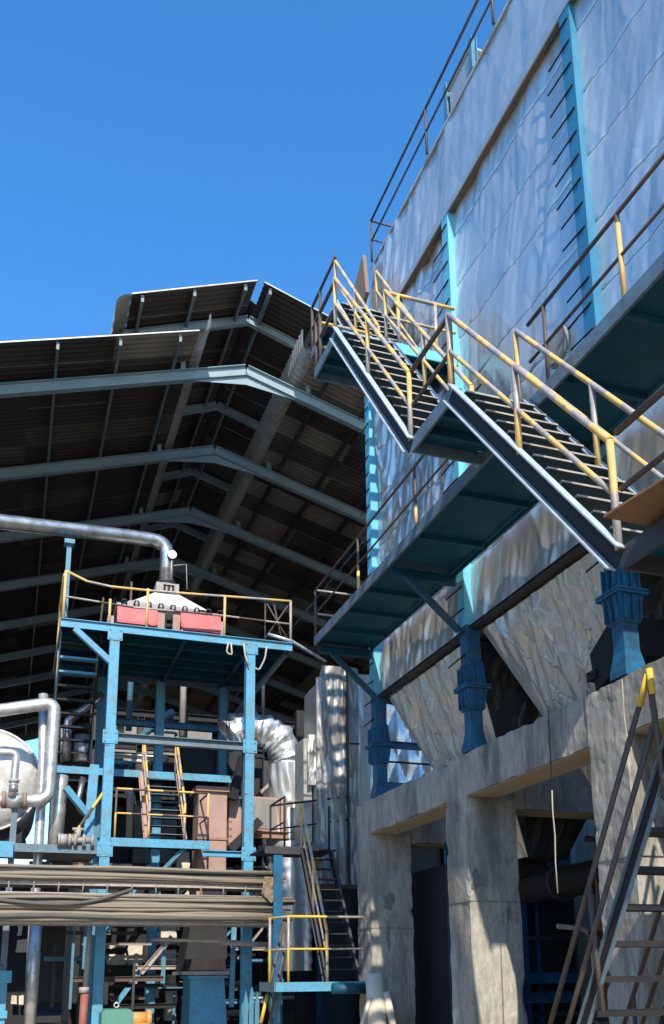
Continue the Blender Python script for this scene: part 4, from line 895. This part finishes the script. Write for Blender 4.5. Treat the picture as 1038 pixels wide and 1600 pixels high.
# ================================================================== FOIL DUCTS IN THE MIDDLE
fd = thing('foil_elbow_duct', 'bright foil wrapped duct elbow turning down beside the right platform column', 'duct', (6.7, 23, 4.3))
cen = V((5.75, 23.0, 6.95)); RB = .98; rr_ = .48
def elbow(u, v):
    a = math.radians(130 - 130*u); th = v*math.tau
    rad = rr_*(1.0 + .16*(facet(u*2.2, th*.45, .16, .42, 6) - .5) + .08*noise.noise(V((u*14, math.cos(th)*2, math.sin(th)*2))))
    c = cen + V((RB*math.cos(a), 0, RB*math.sin(a)))
    n_ = V((math.cos(a), 0, math.sin(a)))
    return c + n_*(rad*math.cos(th)) + V((0, 1, 0))*(rad*math.sin(th))
m = MB(); m.grid(elbow, 90, 40, 0, False, True); m.build('elbow', 'foil_bright', fd)
def shaft(u, v):
    th = u*math.tau; z = 6.98 - 2.9*v
    r_ = .57*(1 + .10*(facet(th*.5, z, .22, .6, 4) - .5) + .02*ridged(math.cos(th)*2, math.sin(th)*2, z*.5))
    return V((cen.x + RB + r_*math.cos(th), 23.0 + r_*math.sin(th), z))
m = MB(); m.grid(shaft, 60, 24, 0, True); m.build('shaft', 'foil_dull', fd)
m = MB(); m.grid(lambda u, v: V((cen.x + RB + (.56 + .02*math.sin(v*70))*math.cos(u*math.tau), 22.9 + .56*math.sin(u*math.tau), 4.9 - 3.2*v)), 40, 70, 0, True)
tag(m.build('ribbed_pipe', 'foil_dull', origin=(6.7, 22.9, 3)), 'wide ribbed pipe below the pink boxes behind the dark stair', 'pipe')
m = MB(); m.cyl((5.45, 22.9, 7.0), (5.45, 23.2, 6.98), .36, n=24); 
tag(m.build('fan_inlet', 'black_steel', origin=(5.5, 23, 7)), 'dark round opening under the foil elbow', 'opening')

td = thing('tall_foil_duct', 'tall crumpled foil clad box duct left of the far concrete column', 'duct', (7.0, 20.4, 4.4))
def crumple(o, u_, v_, nrm, nu, nv, amp, seed, fx=3.2, fz=.8):
    o, u_, v_, nrm = V(o), V(u_), V(v_), V(nrm); lu, lv = u_.length, v_.length
    def fn(s, t):
        a, b = s*lu, t*lv; k = noise.noise(V((a, b*.4, seed)))
        d = amp*(1.1*facet(a, b, .7/fx, .55/fz, seed) + .5*facet(a + .2*b, b, .35/fx, .22/fz, seed + 4) + .5*noise.noise(V((a*1.5, b, seed))))
        e = min(1, 9*min(s, 1-s) + .15)
        return o + u_*s + v_*t + nrm*d*e
    return fn
m = MB(); m.grid(crumple((6.52, 20.0, 3.6), (.74, 0, 0), (.0, 0, 4.9), (0, -1, 0), 26, 60, .05, 3), 26, 60, 0, True)
m.box((6.54, 20.08, 3.6), (7.26, 21.0, 8.3)); m.prism([(6.54, 8.3), (7.26, 8.3), (7.3, 8.85), (6.95, 8.82)], 'Y', 20.06, 21.0)
m.grid(crumple((6.52, 20.0, 8.2), (.76, 0, 0), (.16, .0, .62), (0, -1, 0), 14, 10, .03, 8), 14, 10, 0, True)
m.build('front', 'foil_duct_shade', td)
m = MB(); m.grid(crumple((7.28, 19.97, 3.6), (.30, 0, 0), (0, 0, 5.2), (0, -1, 0), 12, 60, .035, 5), 12, 60, 0, True); m.box((7.3, 20.05, 3.6), (7.56, 20.95, 8.85)); m.build('rib', 'foil_duct_shade', td)
m = MB(); m.grid(crumple((7.58, 20.05, 3.6), (.75, 0, 0), (0, 0, 5.1), (0, -1, 0), 20, 60, .03, 6, 1.6, .5), 20, 60, 0, True); m.box((7.6, 20.12, 3.6), (8.3, 20.95, 8.65)); m.build('side_panel', 'foil', td)
m = MB(); m.beam((7.28, 19.92, 3.6), (7.28, 19.92, 8.85), .03, .05); m.box((7.3, 19.90, 6.9), (7.58, 19.94, 6.93)); m.build('seam', 'dark_steel', td)
m = MB(); m.box((6.30, 20.3, 4.6), (6.50, 21.0, 7.05)); m.grid(crumple((6.34, 20.1, 5.9), (.2, 0, 0), (0, 0, 1.2), (0, -1, 0), 5, 14, .05, 9), 5, 14, 0, False, True); m.build('side_flange', 'foil_dull', td)
cd_ = thing('quilted_foil_duct', 'bluish quilted foil duct glimpsed between the far column and the hopper', 'duct', (10, 22, 6))
def quilt(u, v):
    x, z = 8.5 + 3.6*u, 5.7 + 2.9*v
    return V((x, 22 - .10*abs(math.sin(x*5 + z*2.2))*abs(math.sin(x*5 - z*2.2)) - .03*noise.noise(V((x*4, z*2, 1))), z))
m = MB(); m.grid(quilt, 70, 44, 0, False, True); m.build('front', 'foil', cd_)
m = MB(); m.box((8.5, 22.12, 5.7), (12.1, 23.5, 8.6)); m.build('core', 'foil_dull', cd_)
bs = thing('blue_service_deck', 'dark blue service deck with a thin rail behind the far concrete column', 'platform', (9, 20.6, 6.1))
m = MB(); m.box((7.9, 20.2, 5.9), (11, 21.4, 6.1)); m.build('deck', 'dark_blue_paint', bs)
m = MB(); m.ibeam((8.0, 20.1, 7.0), (10.6, 20.1, 7.0), .14, .16); m.build('beam', 'dark_blue_paint', bs)
rail_set(bs, [(8.2, 20.2, 6.1), (11, 20.2, 6.1)], [(8.2, 20.2, 6.1), (10.4, 20.2, 6.1)], .5, .025, mats=['black_steel'], mids=())

# ================================================================== LOWER CENTRE STAIRS
cs = flight('stair_flight', 'dim lower stair climbing beside the far concrete column', 5.82, 6.46, 17.25, 1.47, 18.9, 4.24, 12, rails=('l',), sm='x', top='dark_steel', tread='black_steel', nose='dark_steel', h=.95, fw=.05)  # shadow of the stairs overhead put into the dark steel colours
up_ = thing('upper_stair_deck', 'small dark deck with a thin dark railing at the head of the dim lower stair', 'platform', (5.8, 19.4, 4.25))
m = MB(); m.box((5.0, 18.9, 4.2), (6.6, 20.2, 4.24)); m.build('deck', 'black_steel', up_)
m = MB(); m.box((5.0, 18.87, 4.1), (5.8, 18.898, 4.26)); m.build('edge', 'dark_steel', up_)  # edge and post coloured dark for the shade on them
m = MB(); m.ibeam((5.3, 19.0, 0), (5.3, 19.0, 4.2), .2, .2); m.build('post', 'dark_blue_paint', up_)
rail_set(up_, [(5.45, 18.95, 4.25), (5.45, 20.1, 4.25), (7.6, 20.0, 4.6)], [(5.45, 18.95, 4.25), (5.45, 20.1, 4.25), (6.75, 19.8, 4.25)], 1.1, .024, mats=['black_steel'])
ls2 = thing('lower_stair_platform', 'low platform with a yellow railing at the foot of the dim lower stair', 'platform', (5.6, 17.1, 1.45))
m = MB(); m.box((4.72, 16.92, 1.40), (6.5, 18.0, 1.43)); m.build('deck', 'black_steel', ls2)
m = MB(); m.box((4.70, 16.88, 1.30), (6.5, 16.915, 1.47)); m.build('edge_channel', 'bright_blue_paint', ls2)
m = MB(); m.box((4.68, 16.92, 1.30), (4.715, 18.0, 1.47)); m.build('edge_channel', 'grey_blue_paint', ls2)
yl = ['strong_yellow', 'grey_pipe']
rail_set(ls2, [(4.95, 16.92, 1.47), (6.45, 16.92, 1.47)], [(4.95, 16.92, 1.47)], 1.2, .026, mats=yl, band=.7)
rail_set(ls2, [(4.74, 17.9, 1.47), (4.95, 16.92, 1.47)], [(4.72, 17.4, 1.47)], 1.2, .026, mats=yl, band=.5)
fl = thing('ladder_rails', 'pair of slanting rusty rails with a yellow band running down left of the yellow railing', 'railing', (4.4, 18, 0))
for dx, zz in ((0, 0), (.22, -.1)):
    a = at(445 + dx*40, 1440, Y=17.8); b = at(398 + dx*70, 1640, Y=17.8); 
    m = MB(); m.tube([a, b], .032, 8); m.build('rail', 'rust_pipe', fl)
    if not dx: m = MB(); m.tube([a.lerp(b, .58), a.lerp(b, .8)], .036, 8); m.build('yellow_band', 'strong_yellow', fl)
m = MB(); m.beam(at(440, 1530, Y=17.85), at(425, 1640, Y=17.85), .05, .16); m.build('stringer', 'blue_paint', fl)
# pale tubes shaped like the sun patches at the foot of the far column
pc = thing('pale_sun_patch', 'pale tubes shaped as sun patches at the foot of the far concrete column', 'pipe', (6.3, 16.0, 0))
m = MB(); a = at(585, 1530, Y=16.2); b = at(592, 1640, Y=16.2); m.tube([a + V((0, 0, .1)), b], .17, 14); m.build('pipe', 'pale_concrete', pc)
m = MB(); m.tube([at(603, 1550, Y=16.1), at(622, 1640, Y=16.1)], .07, 10); m.build('side_patch', 'pale_concrete', pc)
m = MB(); m.tube([at(578, 1560, Y=16.1), at(555, 1640, Y=16.1)], .04, 8); m.build('brace', 'pale_concrete', pc)
m = MB(); m.tube([at(520, 1545, Y=16.6), at(575, 1545, Y=16.6)], .10, 10); tag(m.build('green_pipe', 'deck_blue', origin=at(550, 1545, Y=16.6)), 'dark green level pipe meeting the pale sun patch tubes', 'pipe')

# ================================================================== DARK PLANT INSIDE THE SHED
pb = thing('process_building', 'dark process building filling the inside of the shed behind the platform', 'building', (5, 30, 0))
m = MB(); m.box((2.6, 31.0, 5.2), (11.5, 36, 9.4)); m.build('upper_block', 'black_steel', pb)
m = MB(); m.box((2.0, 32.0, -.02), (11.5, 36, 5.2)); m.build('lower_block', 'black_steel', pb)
for x in (2.9, 4.05, 5.2):
    m = MB(); m.box((x, 30.92, 8.95), (x + 1.05, 30.99, 9.85)); m.build('pale_panel', 'dirty_panel', pb)
for z in (9.9, 8.8, 7.2, 5.6, 3.9, 2.1):
    m = MB(); m.ibeam((2.0, 29.4, z), (9.5, 29.4, z), .18, .22); m.build('floor_beam', 'black_steel', pb)
for x in (2.2, 3.6, 5.0, 6.3, 7.8):
    m = MB(); m.ibeam((x, 29.4, 0), (x, 29.4, 9.8), .22, .22, up=(1, 0, 0)); m.build('post', 'dark_steel', pb)
for z in (7.3, 5.7, 4.0):
    m = MB(); m.box((2.0, 29.5, z), (9.5, 31, z + .05)); m.build('floor', 'black_steel', pb)
pw = thing('lit_wall_patches', 'pale blocks standing for sunlit wall patches low down behind the platform columns', 'wall', (3.4, 25.4, 0))
for (x0, y0, x1, y1) in ((167, 1474, 198, 1482), (167, 1490, 198, 1508), (201, 1476, 223, 1508), (245, 1440, 276, 1476), (247, 1484, 276, 1508), (275, 1330, 297, 1404), (260, 1517, 276, 1538), (258, 1548, 276, 1596), (240, 1520, 250, 1560)):  # each block takes the shape of one sunlit patch
    a, b = at(x0, y1, Y=25.3), at(x1, y0, Y=25.3); m = MB(); rough_box(m, (a.x, 25.3, a.z), (b.x, 25.5, b.z), .12, .02); m.build('face', 'pale_concrete', pw)
m = MB(); m.box((2.4, 25.52, -.02), (4.4, 25.62, 4.6)); m.build('backing', 'black_steel', pw)  # black backing stands for the shaded rest of the wall
pw2 = thing('lit_wall_patches', 'pale blocks standing for sunlit wall patches behind the shiny lower left pipe', 'wall', (.5, 24, 0))
for (x0, y0, x1, y1) in ((26, 1440, 36, 1462), (25, 1468, 45, 1488), (18, 1555, 27, 1570), (29, 1555, 37, 1570)):
    a, b = at(x0, y1, Y=23.9), at(x1, y0, Y=23.9); m = MB(); rough_box(m, (a.x, 23.9, a.z), (b.x, 24.05, b.z), .12, .02); m.build('face', 'pale_concrete', pw2)
pw3 = thing('lit_wall_patches', 'small white blocks standing for a glaring sunlit patch right of the left platform column', 'wall', at(180, 1140, Y=25))
for (x0, y0, x1, y1) in ((163, 1113, 172, 1146), (182, 1132, 195, 1148)):
    a, b = at(x0, y1, Y=24.9), at(x1, y0, Y=24.9); m = MB(); m.box((a.x, 24.9, a.z), (b.x, 24.96, b.z)); m.build('face', 'tank_plaster', pw3)
lb = thing('shadow_box', 'made-up dark box standing for the shadow below the white tank', 'bin', (0, 25, 0))  # invented dark mass in place of plain shadow
m = MB(); m.box((-4, 24.2, 0), (.75, 26, 3.8)); m.build('shell', 'black_steel', lb)
m = MB(); m.box((-4, 24.1, 3.8), (.85, 26, 3.95)); m.build('rim', 'dark_steel', lb)
lb2 = thing('shadow_box', 'made-up dark boxes standing for the shadow between the left platform columns', 'bin', (3, 26, 0))
m = MB(); m.box((1.9, 25.9, 0), (3.0, 27, 6.2)); m.box((4.4, 25.9, 2.4), (5.6, 27, 8.0)); m.build('shell', 'black_steel', lb2)
m = MB(); m.box((3.2, 26.6, 4.7), (4.4, 27, 6.4)); m.build('panel', 'dirty_panel', lb2)
rs = random.Random(21)
kinds = ['black_steel', 'dark_steel', 'dirty_panel', 'grey_pipe', 'dark_blue_paint', 'blue_paint', 'pale_concrete', 'foil_dull']
adj = ['thin', 'short', 'dull', 'dim', 'bent', 'small', 'narrow', 'plain']
plc = ['behind the yellow railed stair', 'behind the rusty duct', 'below the machine platform', 'behind the lower cable tray', 'beyond the left platform column', 'beyond the right platform column', 'behind the green motor', 'above the middle platform']
for k in range(66):
    x = rs.uniform(1.9, 6.8); z = rs.uniform(.4, 8.9); y = rs.uniform(25.2, 28.2); L_ = rs.uniform(.6, 2.4); hz = rs.random()
    a = V((x, y, z)); b = a + (V((L_, 0, 0)) if hz < .45 else V((0, 0, L_)) if hz < .8 else V((L_*.6, 0, L_*.6)))
    m = MB(); r_ = rs.uniform(.03, .11)
    m.tube([a, b, b + V((0, rs.uniform(.2, .8), rs.uniform(-.3, .2)))], r_, 8, fillet=.15)
    kind = rs.choice(kinds)
    tag(m.build('plant_pipe', kind, origin=a), 'one of the many dim pipes in the shadow below the machine platform', 'pipe', 'pipes in the shadow below the machine platform')

fw = thing('far_wall', 'long dark boundary wall across the far end of the shed', 'wall', (8, 70, 0))
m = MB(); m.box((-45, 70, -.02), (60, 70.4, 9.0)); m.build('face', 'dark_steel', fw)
for k in range(12):
    m = MB(); m.box((-44 + k*8.6, 69.9, -.02), (-43.6 + k*8.6, 69.99, 9.2)); m.build('pier', 'concrete_patch', fw)
dw = thing('dark_partition', 'dark steel partition behind the far concrete column', 'wall', (10, 24.5, 0))
m = MB(); m.box((7.4, 24.5, -.02), (14, 24.7, 9)); m.build('sheet', 'black_steel', dw)
for x in (8, 9.3, 10.6, 11.9):
    m = MB(); m.ibeam((x, 24.4, 0), (x, 24.4, 8.9), .14, .14, up=(1, 0, 0)); m.build('stud', 'dark_blue_paint', dw)

# thin steelwork crossing the lower left
rs = random.Random(5)
for k in range(58):
    x = rs.uniform(.1, 5.6); z = rs.uniform(.5, 4.4); y = rs.uniform(22.9, 24.9); L_ = rs.uniform(.7, 2.2); q = rs.random(); ml2 = rs.choice(['dark_steel', 'black_steel', 'grey_pipe', 'blue_paint', 'rust_pipe', 'bright_blue_paint'])
    a = V((x, y, z)); b = a + (V((L_, 0, 0)) if q < .5 else V((0, 0, -min(L_, z))) if q < .85 else V((L_*.5, 0, L_*.6))); wd = rs.uniform(.04, .1)
    m = MB(); m.ibeam(a, b, wd, wd*1.2, .012, .01)
    tag(m.build('steel_bar', ml2, origin=a), 'one of the many thin steel bars crossing behind the cable trays', 'steel bar', 'steel bars behind the cable trays')

m = MB(); m.grid(lambda u, v: (-9.4 + 26*u, 21.2 + 44.5*v, .006), 8, 12); tag(m.build('bounce_damping_floor', 'shade_dark'), kind='structure')  # dark slab added to cut light bouncing up to the roof

wb = thing('sky_blocker', 'added unseen building left of view holding back sky light', 'building', (-15, 2, 0))  # added outside the view to block sky light and deepen shadows
m = MB(); m.box((-20, -12, -.02), (-12.5, 18, 11)); m.build('wall', 'plaster_wall', wb)
m = MB(); m.prism([(-20.6, 11), (-12.1, 11), (-12.1, 11.15), (-16.2, 12.6), (-20.6, 11.15)], 'Y', -12.4, 18.4); m.build('roof', 'roof_brown', wb)
for k in range(6):
    for z in (1.2, 5.2):
        w_ = MB(); w_.box((-12.52, -10 + k*4.6, z), (-12.44, -7.4 + k*4.6, z + 2.2)); f_w = w_.build('window', 'dark_steel', wb)
        w_ = MB(); w_.box((-12.46, -10.1 + k*4.6, z - .12), (-12.3, -7.3 + k*4.6, z)); w_.build('sill', 'concrete_patch', f_w)

# ================================================================== GROUND AND SURROUNDINGS
def ground_fn(u, v): 
    x = -900 + 1800*u; y = -700 + 2600*v; return (x, y, 0)
m = MB(); m.grid(ground_fn, 60, 60); tag(m.build('ground', 'ground_dirt'), kind='structure')
for o in list(scene.objects):
    if '_o' in o: del o['_o']
